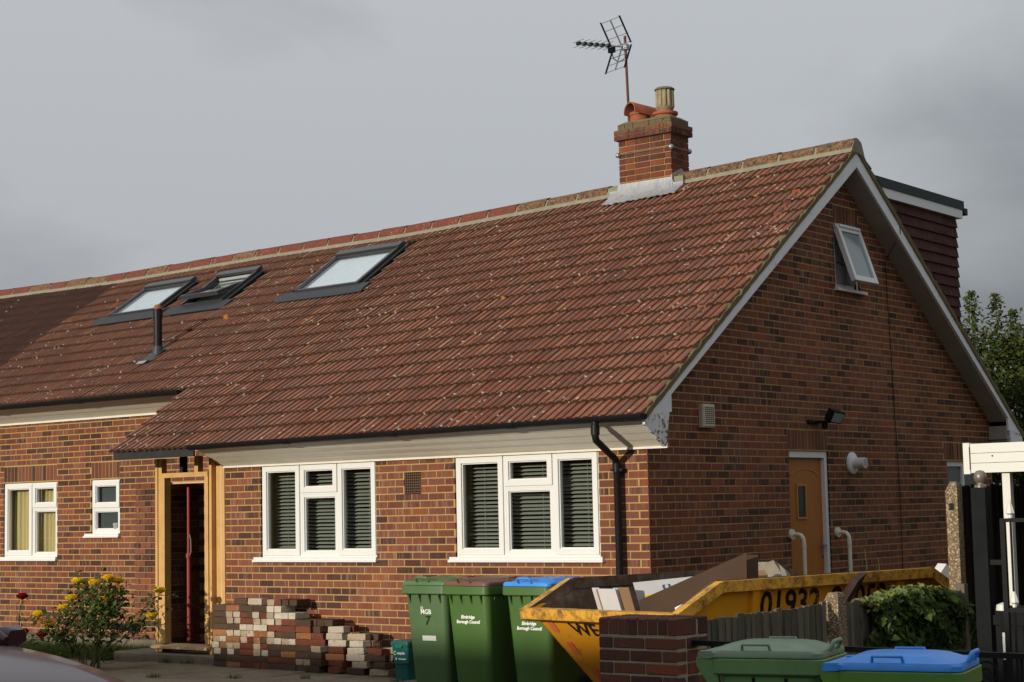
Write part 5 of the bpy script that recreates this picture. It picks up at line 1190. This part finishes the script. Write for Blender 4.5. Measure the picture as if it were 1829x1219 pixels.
slabthing('hardboard_sheet', 'brown hardboard sheet slanting up out of the skip', 'board', 'brown_board', P_(.04,.43,.46), P_(.64,1.06,.82)-P_(.04,.43,.46), P_(.04,.44,.90)-P_(.04,.43,.46), -.01)
slabthing('wooden_board', 'brown wooden board with pale cut top standing behind the hardboard', 'board', 'brown_board', P_(.56,1.08,.60), P_(.64,1.20,.60)-P_(.56,1.08,.60), P_(.54,1.12,1.24)-P_(.56,1.08,.60), -.02)
t_ = thing('red_wrapper', 'crumpled red and white wrapper at the skip edge', 'wrapper', P_(.55,.42,.80), ang)
b = MB(); pts = [(0,0,0),(.10,.02,.06),(.20,.08,.05),(.26,.20,.13),(.20,.26,.15),(.10,.22,.09),(.02,.12,.10)]
b.prism([tuple(P_(.42+x, .45+y, .80+z)) for x, y, z in pts], (0,0,-.04)); b.build('foil', 'red_pack', t_); part('white_band', 'white_print', t_, lambda q: q.prism([tuple(P_(.42+x, .44+y, .825+z)) for x, y, z in ((.0,0,.0),(.12,.03,.06),(.12,.035,.075),(.0,.0,.025))], (0,.012,0)))
t_ = thing('cut_timber_block', 'short pale cut timber block on the heap in the skip', 'timber', P_(.40,1.45,.95), ang)
part('block', 'timber', t_, lambda q: q.loft([[tuple(P_(.40+.07*math.cos(a), 1.34+.02*math.sin(a), 1.03+.075*math.sin(a))) for a in [2*PI*k/8+.4 for k in range(8)]], [tuple(P_(.38+.07*math.cos(a), 1.56+.02*math.sin(a), 1.03+.075*math.sin(a))) for a in [2*PI*k/8+.4 for k in range(8)]]]))
t_ = thing('rubble_sack', 'pale stony rubble lump behind the skip rim', 'rubble', P_(.2,1.85,.9), ang)
b = MB(); rg = random.Random(5); rings = []
for k in range(7):
    f = k/6; rings.append([tuple(P_(.20+(.30*math.sin(PI*(.15+.85*(1-f))))*math.cos(a)*rg.uniform(.8,1.15), 1.85+.26*(1-f*.8)*math.sin(a)*rg.uniform(.8,1.15), .60+.55*f+rg.uniform(-.03,.03))) for a in [2*PI*q/12 for q in range(12)]])
b.loft(rings); b.build('lump', 'rubble', t_)
t_ = thing('leaning_brown_panel', 'dark brown wooden box end leaning on the numbered side of skip', 'panel', (2.6,-.3,G))
cpn = WM['skip'] @ Vector((SW2+.06, 1.84, .76)); dxp = WM['skip'].to_3x3() @ Vector((-.02,.16,.06)); dyp = WM['skip'].to_3x3() @ Vector((.02,.24,.24))
b = MB(); tn = WM['skip'].to_3x3() @ Vector((.10,-.02,0)); b.hexa([cpn, cpn+dxp, cpn+dxp+tn, cpn+tn, cpn+dyp, cpn+dxp+dyp, cpn+dxp+dyp+tn, cpn+dyp+tn]); b.build('box_side', 'dark_board', t_)
part('box_edge', 'card', t_, lambda q: q.bar(cpn+dxp+tn*.5-dyp*.6, cpn+dxp+dyp*.9+tn*.5, .06, .012))
t_ = thing('white_plastic_trunking', 'weathered white plastic box section tilted up at the skip end', 'trunking', P_(.6,3.6,.8), ang)
q0, q1 = P_(.56,3.62,.74), P_(.60,3.92,1.02)
part('box_section', 'upvc_dirty', t_, lambda q: q.bar(q0, q1, .14, .10, (1,0,.2))); part('end_lip', 'upvc', t_, lambda q: q.bar(q0-(q1-q0).normalized()*.012, q0+(q1-q0).normalized()*.012, .155, .115, (1,0,.2)))
# ------------------------------------------------------------------ garden pier
PX0, PX1, PY0, PY1, PT = 2.845, 3.415, -4.90, -4.56, -.10
pier = thing('brick_pier', 'short dark red brick gate pier with brick-on-edge top course', 'pier', ((PX0+PX1)/2,(PY0+PY1)/2,G))
pcore = part('mortar_core', 'pier_mortar', pier, lambda b: b.box(PX0+.006, PX1-.006, PY0+.006, PY1-.006, G-.02, PT-.012))
pb_me = bpy.data.meshes.new('brick'); pbm = MB()
pbm.loft([[(-.47,-.44,-.5),(.47,-.44,-.5),(.47,.44,-.5),(-.47,.44,-.5)], [(-.5,-.5,-.42),(.5,-.5,-.42),(.5,.5,-.42),(-.5,.5,-.42)], [(-.5,-.5,.42),(.5,-.5,.42),(.5,.5,.42),(-.5,.5,.42)], [(-.47,-.44,.5),(.47,-.44,.5),(.47,.44,.5),(-.47,.44,.5)]])
pb_me.from_pydata(pbm.v, [], pbm.f); pb_me.materials.append(M['pier_brick'])
def pbrick(cx, cy, cz, lx, ly, lz, par=pcore):
    o = bpy.data.objects.new('brick', pb_me); COL.objects.link(o); o.parent = par
    o.location = Vector((cx, cy, cz))-WM[pier.name].translation; o.scale = (lx, ly, lz); o.rotation_euler = (random.uniform(-.012,.012), random.uniform(-.008,.008), random.uniform(-.012,.012))
nS = 8; w = (PX1-PX0)/nS
for i in range(nS):
    pbrick(PX0+w*(i+.5), PY0+.1075+random.uniform(-.002,.003), PT-.05, w-.009, .215, .104) if i < nS-1 else None
pbrick(PX1-w/2, PY0+.108, PT-.05, w-.009, .216, .104); pbrick(PX1-.107, PY1-.05, PT-.05, .214, .100, .106)
pbrick(PX0+.107, PY1-.05, PT-.05, .214, .100, .102); pbrick((PX0+PX1)/2, PY1-.05, PT-.05, .125, .100, .103)
z = PT-.110; k = 0
while z > G-.05:
    zc = z-.0375
    if k % 2 == 0: segs = [(PX0,PX0+.105),(PX0+.105,PX0+.335),(PX0+.335,PX1)]
    else: segs = [(PX0,PX0+.225),(PX0+.225,PX0+.455),(PX0+.455,PX1)]
    for (a, c) in segs:
        for yf in (PY0+.05, PY1-.05): pbrick((a+c)/2, yf+random.uniform(-.002,.002), zc, c-a-.011, .10, .065)
    pbrick(PX1-.05, (PY0+PY1)/2, zc, .099, PY1-PY0-.222, .065); pbrick(PX0+.05, (PY0+PY1)/2, zc, .099, PY1-PY0-.222, .065)
    z -= .075; k += 1
# ------------------------------------------------------------------ boundary fences
FX = 3.27
lf = thing('low_board_fence', 'low weathered grey vertical board fence between pier and ivy', 'fence', (FX,-2.6,G))
part('fence_rail', 'fence', lf, lambda b: b.box(FX-.07, FX-.03, -4.5, -.7, -.32, -.25)); part('fence_rail', 'fence', lf, lambda b: b.box(FX-.07, FX-.03, -4.5, -.7, -.85, -.78))
y = -4.50; rg = random.Random(9)
while y < -.78:
    wd = rg.uniform(.072, .098)
    if not (-2.72 < y+wd/2 < -2.56):
        tp = -.145+.03*(y+4.5)/1.9+rg.uniform(-.012,.012) if y < -2.6 else -.13+rg.uniform(-.015,.015); tl = rg.uniform(-.008,.008); xo = rg.uniform(-.006,.006)
        part('fence_board', 'fence', lf, lambda b: b.hexa([(FX-.03+xo,y,G+.03),(FX-.008+xo,y,G+.03),(FX-.014+xo,y+wd-.008,G+.03),(FX-.03+xo,y+wd-.008,G+.03),(FX-.03+xo,y+tl,tp),(FX-.008+xo,y+tl,tp),(FX-.014+xo,y+wd-.008+tl,tp+rg.uniform(-.01,.01)),(FX-.03+xo,y+wd-.008+tl,tp)]))
    y += wd
def cpost(name, label, x0, x1, y0, y1, top, hole=None):
    t_ = thing(name, label, 'post', ((x0+x1)/2,(y0+y1)/2,G)); b = MB(); c = .012
    b.loft([[(x0,y0,G-.05),(x1,y0,G-.05),(x1,y1,G-.05),(x0,y1,G-.05)], [(x0,y0,top-.07),(x1,y0,top-.03),(x1,y1,top-.03),(x0,y1,top-.07)], [(x0+.035,y0+c,top),(x1-c,y0+c,top),(x1-c,y1-c,top),(x0+.035,y1-c,top)]])
    b.build('shaft', 'aggregate', t_)
    if hole: part('bolt_hole', 'dark', t_, lambda q: q.box((x0+x1)/2-.022, (x0+x1)/2+.02, y0-.002, y0+.01, hole-.028, hole+.028))
    return t_
cpost('short_concrete_post', 'short rough concrete post capping the middle of the low fence', FX-.06, FX+.055, -2.70, -2.58, -.055)
cpost('tall_concrete_post', 'tall exposed aggregate concrete fence post with a bolt hole', 3.255, 3.352, -.70, -.605, .712, .515)
part('post_strut', 'fence', thing('timber_stub', 'short weathered timber stub bolted against the tall concrete post', 'post', (3.37,-.76,G)), lambda b: b.box(3.345, 3.42, -.80, -.73, G, -.08))
tf = thing('tall_board_fence', 'tall dark brown close-boarded fence behind the gate', 'fence', (3.3,1.6,G))
for zz in (.45, -.2, -.8): part('fence_rail', 'dark_fence', tf, lambda b: b.box(3.23, 3.27, -.60, 3.9, zz-.04, zz+.04))
y = -.60; rg = random.Random(4)
while y < 3.9:
    wd = .10; xo = rg.uniform(-.004,.004); tp = .685+rg.uniform(-.012,.012)
    part('fence_board', 'dark_fence', tf, lambda b: b.hexa([(3.27,y,G),(3.292+xo,y,G),(3.282+xo,y+wd-.004,G),(3.27,y+wd-.004,G),(3.27,y,tp),(3.292+xo,y,tp),(3.282+xo,y+wd-.004,tp),(3.27,y+wd-.004,tp)])); y += wd
# ivy over the low fence
def leaves(name, pts, nrm, size, mat, parent, rng, fold=.25, asp=.75, kind=None):
    pts = np.asarray(pts); n = len(pts)
    d = rng.normal(size=(n,3)); nn = np.asarray(nrm) + .55*rng.normal(size=(n,3)); nn /= np.linalg.norm(nn, axis=1)[:,None]
    a = d - nn*(d*nn).sum(1)[:,None]; a /= np.linalg.norm(a, axis=1)[:,None]; b = np.cross(nn, a)
    s = np.asarray(size) * rng.uniform(.65, 1.3, n); s = s[:,None]
    P = [pts - a*s*.5, pts + b*s*.5*asp + nn*s*fold*.5, pts + a*s*.6, pts - b*s*.5*asp + nn*s*fold*.5]
    V = np.stack(P, 1).reshape(-1, 3); q = 4*np.arange(n)[:,None]
    F = np.concatenate([q + np.array([[0,1,2]]), q + np.array([[0,2,3]])], 1).reshape(-1, 3)
    return from_np(name, V, F, mat, parent, kind)
iv = thing('ivy', 'dense green ivy smothering the end of the low fence', 'ivy', (FX,-1.4,G)); rng = np.random.default_rng(5)
n = 5200; yy = rng.uniform(-2.28, -.38, n); f = rng.uniform(0, 1, n)**.75
ytop = np.interp(yy, [-2.5,-2.2,-1.9,-1.45,-1.1,-.8,-.5,-.38], [-.22,-.135,-.115,-.085,-.10,-.155,-.27,-.36]) + .022*np.sin(yy*17) - .03
bulge = .11*np.sin(np.clip((yy+2.3)/1.9, 0, 1)*PI)**.5
zz = ytop - (1-f)*.80; th = np.clip((ytop-zz)/.14, 0, 1); xx = FX + (.02+bulge*np.sqrt(1-(1-th)**2)) + rng.normal(0, .022, n) + .03*np.sin(yy*9+zz*14)
edge = yy + .10*np.sin(zz*9) > -2.28 + np.clip(-zz-.15, 0, .6)*.45
pts = np.stack([xx, yy, zz], 1)[edge]; nr = np.stack([np.ones(n)*.8, -.25*np.ones(n), .25+.9*(1-th)], 1)[edge]
leaves('foliage', pts, nr, .062, 'ivy', iv, rng, .3, .95)
n2 = 900; y2 = rng.uniform(-2.22,-.5,n2); t2 = np.interp(y2, [-2.5,-2.2,-1.9,-1.45,-1.1,-.8,-.5,-.38], [-.22,-.135,-.115,-.085,-.10,-.155,-.27,-.36])
leaves('top_foliage', np.stack([FX+rng.uniform(-.09,.10,n2), y2, t2-.03+rng.normal(.0,.02,n2)], 1), np.tile([.2,-.3,1.0], (n2,1)), .055, 'ivy_pale', iv, rng, .3, .9)
part('stem', 'bark', iv, lambda b: b.tube([(FX+.03,-1.2,G),(FX+.04,-1.25,-.7),(FX+.03,-1.4,-.3)], [.03,.025,.012], 7))
# ------------------------------------------------------------------ neighbour's gate, posts and carport
bp = thing('black_gate_post', 'square black timber post topped with a worn silver ball', 'post', (3.86,-1.42,G))
part('shaft', 'black_wood', bp, lambda b: b.box(3.80, 3.91, -1.475, -1.365, G, .655)); part('cap', 'silver_ball', bp, lambda b: b.lathe([(.045,0),(.045,.015),(.028,.022),(.026,.032),(.042,.05),(.048,.078),(.042,.105),(.026,.122),(.0,.127)], (3.855,-1.42,.655), 18), smooth=50)
bg_ = thing('black_side_gate', 'low black boarded side gate behind the spear-topped ironwork', 'gate', (4.2,-1.45,G))
for i in range(6): part('gate_board', 'black_wood', bg_, lambda b: b.box(3.93+.105*i, 4.03+.105*i, -1.44+.003*(i % 2), -1.42, G+.04, -.20))
part('gate_rail', 'black_wood', bg_, lambda b: b.box(3.92, 4.56, -1.46, -1.445, -.34, -.27))
ga = thing('wrought_iron_gate', 'black wrought iron gate with white painted spear heads', 'gate', (5.3,-3.2,G))
part('gate_stile', 'iron', ga, lambda b: b.box(4.735, 4.765, -3.215, -3.185, G+.05, .44))
for zz in (.435, -.12, -.95): part('gate_rail', 'iron', ga, lambda b: b.box(4.735, 6.1, -3.212, -3.188, zz-.012, zz+.012))
def spear(b, x, z): b.lathe([(.008,0),(.014,.006),(.012,.022),(.028,.034),(.022,.06),(.0,.125)], (x,-3.2,z), 6)
for i in range(10):
    x = 4.80+.125*i
    part('bar', 'iron', ga, lambda b: b.tube([(x,-3.2,-.95),(x,-3.2,.45)], .008, 8)); part('spear_head', 'white_paint', ga, lambda b: spear(b, x, .445)); part('spear_head', 'white_paint', ga, lambda b: spear(b, x-.0, -.105)) if i % 1 == 0 else None
part('hinge', 'iron', ga, lambda b: b.box(4.66, 4.74, -3.21, -3.19, .16, .19))
gs_ = thing('gate_stop', 'slim black post with white cap beside the iron gate', 'post', (4.60,-2.9,G)); part('shaft', 'iron', gs_, lambda b: b.tube([(4.60,-2.9,G),(4.60,-2.9,-.14)], .018, 8)); part('cap', 'white_paint', gs_, lambda b: b.lathe([(.02,-.03),(.045,-.02),(.04,.015),(.0,.03)], (4.60,-2.9,-.12), 10), smooth=50); part('plate', 'upvc_dirty', gs_, lambda b: b.box(4.60, 4.64, -2.93, -2.915, -.45, -.28))
cp = thing('carport', 'white timber carport with boarded fascia on a white post', 'carport', (4.6,.5,G)); cz = .774
fas = part('fascia_backing', 'white_paint', cp, lambda b: b.box(3.385, 6.2, -.585, -.56, .775, 1.005))
for i in range(3): part('fascia_board', 'white_paint', fas, lambda b: b.box(3.435, 6.2, -.602, -.5855, .776+.0775*i, .776+.0775*i+.0735))
part('end_trim', 'white_paint', fas, lambda b: b.box(3.376, 3.430, -.607, -.555, .768, 1.012)); part('nail', 'rust', fas, lambda b: b.tube([(3.615,-.606,.905),(3.615,-.602,.905)], .007, 8))
part('nail', 'black_plastic', fas, lambda b: b.box(3.426, 3.4315, -.6075, -.60, .80, .98))
part('roof_deck', 'grey_soffit', cp, lambda b: b.box(3.42, 6.2, -.555, 2.8, .93, .995))
part('post', 'white_paint', cp, lambda b: b.box(3.665, 3.728, -.553, -.49, G, .93)); part('post', 'white_paint', cp, lambda b: b.box(3.66, 3.72, 2.6, 2.66, G, .93)); part('post', 'white_paint', cp, lambda b: b.box(6.1, 6.18, -.553, -.475, G, .93))
part('side_beam', 'white_paint', cp, lambda b: b.box(3.665, 3.725, -.474, 2.6, .84, .929))
rl = thing('iron_railing', 'low black wrought iron railing with scrolls running from the pier', 'railing', (4.8,-4.73,G)); ry = -4.73
part('top_rail', 'iron', rl, lambda b: b.hexa([(3.42,ry-.02,-.262),(6.4,ry-.02,-.282),(6.4,ry+.02,-.282),(3.42,ry+.02,-.262),(3.42,ry-.02,-.232),(6.4,ry-.02,-.252),(6.4,ry+.02,-.252),(3.42,ry+.02,-.232)]))
part('bottom_rail', 'iron', rl, lambda b: b.box(3.42, 6.4, ry-.012, ry+.012, -.92, -.895))
for i in range(16):
    x = 3.55+.19*i
    part('baluster', 'iron', rl, lambda b: b.box(x-.006, x+.006, ry-.006, ry+.006, -.90, -.26)) if i % 2 == 0 else part('scroll', 'iron', rl, lambda b: (b.tube([(x+(.018+.052*k/16)*math.cos(k*.55), ry, -.36+(.018+.052*k/16)*math.sin(k*.55)) for k in range(17)], .006, 5)))
# ------------------------------------------------------------------ plants in the front garden
def rose(name, label, base, heads, mat, parent_cat, nleaf, seed, lsize=.055, spread=.12, low=.28):
    t_ = thing(name, label, parent_cat, base); rg = random.Random(seed); rng = np.random.default_rng(seed); LP = []
    for h in heads:
        h = Vector(h); b0 = Vector(base)+Vector((rg.uniform(-.12,.12), rg.uniform(-.1,.1), 0)); mid = b0.lerp(h, .55)+Vector((rg.uniform(-.06,.06), rg.uniform(-.06,.06), .06))
        pts = [b0, b0.lerp(mid, .5)+Vector((0,0,.03)), mid, mid.lerp(h, .6)+Vector((rg.uniform(-.02,.02),0,.0)), h]
        part('stem', 'stem', t_, lambda b: b.tube(pts, [.009,.008,.006,.0045,.004], 6))
        m = nleaf//len(heads)
        for q in range(m):
            f = low+(1-low-.03)*rg.random()**.8; k = min(int(f*4), 3); c = pts[k].lerp(pts[k+1], f*4-k); LP.append((c.x+rg.gauss(0,spread*.65), c.y+rg.gauss(0,spread*.65), c.z+rg.gauss(0,spread*.5)))
        bl = MB(); 
        for ring, (cnt, rad, tilt) in enumerate(((8,.080,.6),(7,.074,1.0),(5,.05,1.3))):
            for k in range(cnt):
                a = 2*PI*k/cnt+ring*.5; d = Vector((math.cos(a), math.sin(a), 0)); s_ = Vector((-d.y, d.x, 0)); up = Vector((0,0,1))
                tip = d*math.cos(tilt)*rad+up*(math.sin(tilt)*rad+.012); w_ = rad*.62
                b_ = h+d*.004; bl.add([b_, b_+tip*.6+s_*w_, b_+tip*1.05+s_*w_*.4+up*.004, b_+tip*1.05-s_*w_*.4+up*.004, b_+tip*.6-s_*w_], [(0,1,2,3,4)])
        bl.build('flower', mat, t_)
    if nleaf: leaves('foliage', LP, np.tile([0,-.4,.8], (len(LP),1)), lsize, 'rose_leaf', t_, rng, .3, .62)
    return t_
YR = [(-6.964,-1.598,-.498),(-6.909,-1.513,-.617),(-7.019,-1.225,-.454),(-6.588,-1.456,-.33),(-6.769,-1.23,-.155),(-6.754,-1.119,-.166),(-6.42,-1.272,-.168),(-6.237,-1.237,-.12),(-6.262,-1.085,-.158),(-6.511,-.966,-.319),(-6.404,-.961,-.281),(-6.324,-1.204,-.358),(-5.981,-.733,-.275),(-6.05,-.80,-.55)]
rose('yellow_rose_bush', 'rose bush with yellow flowers in front of the porch', (-6.43,-1.3,G), YR, 'petal', 'rose bush', 1400, 3, .066, .14)
rose('red_rose_bush', 'sparse rose stems with dark red flowers near the recessed window', (-8.75,-.6,G), [(-8.133,-.942,-.355),(-8.158,-.912,-.764),(-7.95,-.8,-.80)], 'red_petal', 'rose bush', 70, 8, .05, .06, .35)
lawn = part('lawn', 'soil', None, lambda b: b.add([(-14,-.35,G+.0),(-7.6,-.35,G+.0),(-7.6,.78,G+.02),(-14,.78,G+.02)], [(0,1,2,3)])); lawn['kind'] = 'structure'
def grass(name, x0, x1, y0, y1, n, h, label, rng, z=G):
    px, py = rng.uniform(x0, x1, n), rng.uniform(y0, y1, n); hh = h*rng.uniform(.5, 1.25, n); a = rng.uniform(0, 2*PI, n); ln = rng.uniform(0, .6, n)*hh; w_ = .004
    B = np.stack([px, py, np.full(n, z)], 1); D_ = np.stack([np.cos(a), np.sin(a), np.zeros(n)], 1); S_ = np.stack([-np.sin(a), np.cos(a), np.zeros(n)], 1)*w_
    tip = B + D_*ln[:,None]; tip[:,2] += hh
    V = np.stack([B-S_, B+S_, tip], 1).reshape(-1, 3); o = from_np(name, V, np.arange(3*n).reshape(-1, 3), 'grass'); tag(o, label, 'grass', kind='stuff'); return o
rng = np.random.default_rng(8)
grass('grass', -13, -7.55, -.35, .75, 16000, .11, 'strip of green grass along the recessed wall', rng)
for i, (x, y, n) in enumerate(((-6.55,-.17,60),(-6.2,-.15,30),(-5.2,-1.5,60),(-4.3,-1.2,50),(-3.6,-.9,40),(-2.55,-.7,40),(-6.7,-1.6,80))):
    o = grass('weed_tuft', x-.07, x+.07, y-.05, y+.05, n, .055, ['small green weed at the foot of the porch step','tiny weed at the step below the grille','weed between the drive slabs under the roses','weed between slabs before the brick stack','weed between slabs before the tumbled bricks','weed beside the teal caddy','grassy weed at the foot of the rose bush'][i], rng); o['kind'] = 'thing'; o['category'] = 'weed'
# ------------------------------------------------------------------ trees behind the house
def tree(name, label, base, crown, n, mat, seed, shoots, size, group=None):
    t_ = thing(name, label, 'tree', base, 0, group); rng = np.random.default_rng(seed); rg = random.Random(seed); base = Vector(base)
    cx, cy, cz, rx, ry_, rz_ = crown
    tr = MB(); tr.tube([base, base+Vector((.05,0,1.2)), Vector((cx,cy,cz-.2))], [.14,.11,.05], 9); trunk = tr.build('trunk', 'bark', t_, smooth=60)
    P = []; 
    for k in range(46):
        v = rng.normal(size=3); v /= np.linalg.norm(v); r = rng.uniform(.35, 1.0)**.6
        c = np.array([cx+v[0]*rx*r, cy+v[1]*ry_*r, cz+v[2]*rz_*r])
        part('limb', 'bark', trunk, lambda b: b.tube([Vector((cx,cy,cz-.6)), Vector((cx,cy,cz-.6)).lerp(Vector(c), .5)+Vector((0,0,.1)), Vector(c)], [.03,.018,.006], 5)) if k < 14 else None
        m = n//60; P.append(c + rng.normal(size=(m,3))*np.array([.24,.24,.22]))
    for (sx, sy, sz0, sz1) in shoots:
        m = int(330*(sz1-sz0)); f = rng.uniform(0, 1, m); z = sz0+(sz1-sz0)*f; w_ = .13*(1-f)+.035
        part('shoot', 'bark', trunk, lambda b: b.tube([(sx,sy,sz0-.5),(sx,sy,sz1)], [.012,.003], 5))
        P.append(np.stack([sx+rng.normal(0,1,m)*w_, sy+rng.normal(0,1,m)*w_, z], 1))
    P = np.concatenate(P); leaves('crown', P, np.tile([.2,-.4,.8], (len(P),1)), size, mat, t_, rng, .3, .55); return t_
GT = 'garden trees behind the house'
tree('leafy_tree', 'green leafy garden tree with upright shoots behind the bargeboard', (-2.35,15.0,G), (-2.35,15.0,1.75,1.15,1.0,1.75), 24000, 'tree_leaf', 2, [(-2.95,14.5,3.0,4.08),(-2.62,14.75,3.1,4.02),(-2.42,14.95,2.9,3.75),(-2.15,15.1,2.8,3.45),(-3.05,14.3,2.7,3.5),(-1.9,15.2,2.6,3.3)], .085, GT)
tree('autumn_tree', 'garden tree turning orange and yellow behind the green tree', (-2.2,18.2,G), (-2.3,18.2,2.2,1.5,1.2,1.75), 12000, 'autumn_leaf', 6, [(-2.9,17.6,3.3,4.0),(-2.5,18.0,3.4,4.2)], .08, GT)
tree('garden_tree', 'second green tree low behind the far end of the roof', (-.6,14.6,G), (-.8,14.4,1.0,1.3,1.1,1.5), 11000, 'tree_leaf', 12, [], .09, GT)
# ------------------------------------------------------------------ parked car
car = thing('parked_car', 'maroon car with only its bonnet and door mirror in view', 'car', (0,-8.3,G))
ST_ = [  # x, half width, z shoulder, z centre, z sill
 (2.20,.50,-.52,-.50,-.80),(2.14,.66,-.42,-.40,-.86),(2.02,.74,-.345,-.315,-.90),(1.80,.775,-.275,-.24,-.90),(1.57,.795,-.222,-.185,-.90),(1.19,.815,-.165,-.125,-.90),(.90,.825,-.135,-.095,-.90),(.70,.83,-.125,-.085,-.90),(.3,.835,-.12,-.09,-.90),(-1.0,.835,-.10,-.07,-.90),(-1.6,.80,-.13,-.10,-.88),(-1.95,.70,-.25,-.22,-.85)]
yc = -8.42
def ring(x, hw, zs, zc_, zl):
    pr = [(-hw*.94,zl),(-hw,zl+.12),(-hw,zs-.14),(-hw*.975,zs-.05),(-hw*.92,zs-.004),(-hw*.72,zs+(zc_-zs)*.45),(-hw*.38,zc_-.004),(0,zc_)]
    pr = pr + [(-a, z) for a, z in reversed(pr[:-1])]
    return [(x, yc+a, z) for a, z in pr]
part('body', 'car', car, lambda b: b.loft([ring(*s_) for s_ in ST_]), smooth=45)
gh = [(.72,.70,-.10,.0),(.10,.60,.27,.0),(-.30,.58,.33,0),(-1.0,.57,.31,0),(-1.55,.60,.05,0),(-1.8,.66,-.13,0)]
cab = part('cabin_glass', 'car_glass', car, lambda b: b.loft([[(x,yc-hw-.06*(1 if z < .2 else .6),-.14),(x,yc-hw*.93,max(z-.06,-.12)),(x,yc-hw*.7,z),(x,yc,z+.02),(x,yc+hw*.7,z),(x,yc+hw*.93,max(z-.06,-.12)),(x,yc+hw+.06*(1 if z < .2 else .6),-.14)] for x, hw, z, _ in gh]), smooth=50)
part('roof_panel', 'car', cab, lambda b: b.loft([[(x,yc-.5,z-.01),(x,yc-.42,z+.02),(x,yc,z+.035),(x,yc+.42,z+.02),(x,yc+.5,z-.01)] for x, z in ((.06,.275),(-.3,.335),(-1.0,.315),(-1.3,.20))]), smooth=50)
for sy in (-1, 1):
    part('pillar', 'car', cab, lambda b: b.tube([(.76,yc+sy*.735,-.10),(.08,yc+sy*.57,.27)], .028, 8), smooth=60)
    mi = part('door_mirror', 'car', car, lambda b: b.loft([[(.50+dx,yc+sy*(.86+w_),-.10+z_) for w_, z_ in ((0,-.06),(.10,-.062),(.155,-.03),(.155,.03),(.13,.062),(.02,.06),(-.01,.02),(-.01,-.03))] for dx in (-.03,.05)] + [[(.50+.10,yc+sy*(.86+w_*.8+.01),-.10+z_*.7) for w_, z_ in ((0,-.06),(.10,-.062),(.155,-.03),(.155,.03),(.13,.062),(.02,.06),(-.01,.02),(-.01,-.03))]]), smooth=50)
    part('mirror_arm', 'black_plastic', mi, lambda b: b.bar((.52,yc+sy*.80,-.15), (.52,yc+sy*.88,-.12), .05, .04))
    for x in (1.42, -1.2): 
        wl = part('wheel', 'tyre', car, lambda b: b.tube([(x,yc+sy*.68,G+.29),(x,yc+sy*.845,G+.29)], .29, 24), smooth=40); part('rim', 'alu', wl, lambda b: b.tube([(x,yc+sy*.70,G+.29),(x,yc+sy*.85,G+.29)], .19, 18), smooth=40)
    part('headlight', 'frosted', car, lambda b: b.loft([[(2.12,yc+sy*.40,-.50),(2.12,yc+sy*.62,-.49),(2.12,yc+sy*.62,-.58),(2.12,yc+sy*.40,-.60)], [(2.19,yc+sy*.42,-.52),(2.165,yc+sy*.60,-.51),(2.165,yc+sy*.60,-.58),(2.19,yc+sy*.42,-.59)]]))
# ------------------------------------------------------------------ houses on the other side of the road (they shade the pavement and show in the glass)
tr = thing('terrace', 'long brick terrace across the road whose roof shades the pavement', 'building', (-5,-32,G))
tw = part('wall', 'pier_brick', tr, lambda b: b.box(-60, 50, -36, -28.5, G, 3.3))
tr_roof = part('roof', 'dark_tile', tr, lambda b: b.prism([(-60,-28.1,3.1),(-60,-32.0,TERZ),(-60,-36.4,3.1)], (110,0,0)))
for i in range(18):
    x = -56+6*i
    wd = part('window', 'upvc', tr, lambda b: b.box(x, x+1.8, -28.5, -28.44, -.2, 1.0)); part('pane', 'car_glass', wd, lambda b: b.box(x+.08, x+1.72, -28.44, -28.43, -.12, .92))
    part('door', 'dark_board', tr, lambda b: b.box(x+3, x+3.9, -28.5, -28.44, G, .95))
    part('chimney', 'pier_brick', tr_roof, lambda b: b.box(x+4.6, x+5.2, -33.3, -32.7, 3.8, 5.2))
nx = thing('adjacent_house', 'brick chalet house next door beyond the carport', 'house', (9.8,4.5,G))
nw = part('wall', 'brick', nx, lambda b: b.prism([(6.6,.5,G),(6.6,8.5,G),(6.6,8.5,1.7),(6.6,4.5,4.5),(6.6,.5,1.7)], (6.4,0,0)))
nr_ = part('roof', 'tile', nx, lambda b: b.prism([(6.35,-.1,1.40),(6.35,4.5,4.62),(6.35,9.1,1.40),(6.35,9.1,1.52),(6.35,4.5,4.76),(6.35,-.1,1.52)], (6.9,0,0)))
for y in (2.0, 6.2):
    wd = part('window', 'upvc', nx, lambda b: b.box(6.54, 6.6, y, y+1.1, .1, 1.1)); part('pane', 'car_glass', wd, lambda b: b.box(6.535, 6.54, y+.06, y+1.04, .16, 1.04))
part('door', 'oak', nx, lambda b: b.box(6.54, 6.6, 4.2, 5.05, G, 1.0)); part('chimney', 'brick', nr_, lambda b: b.box(9.5, 10.3, 4.1, 4.9, 4.2, 5.6))
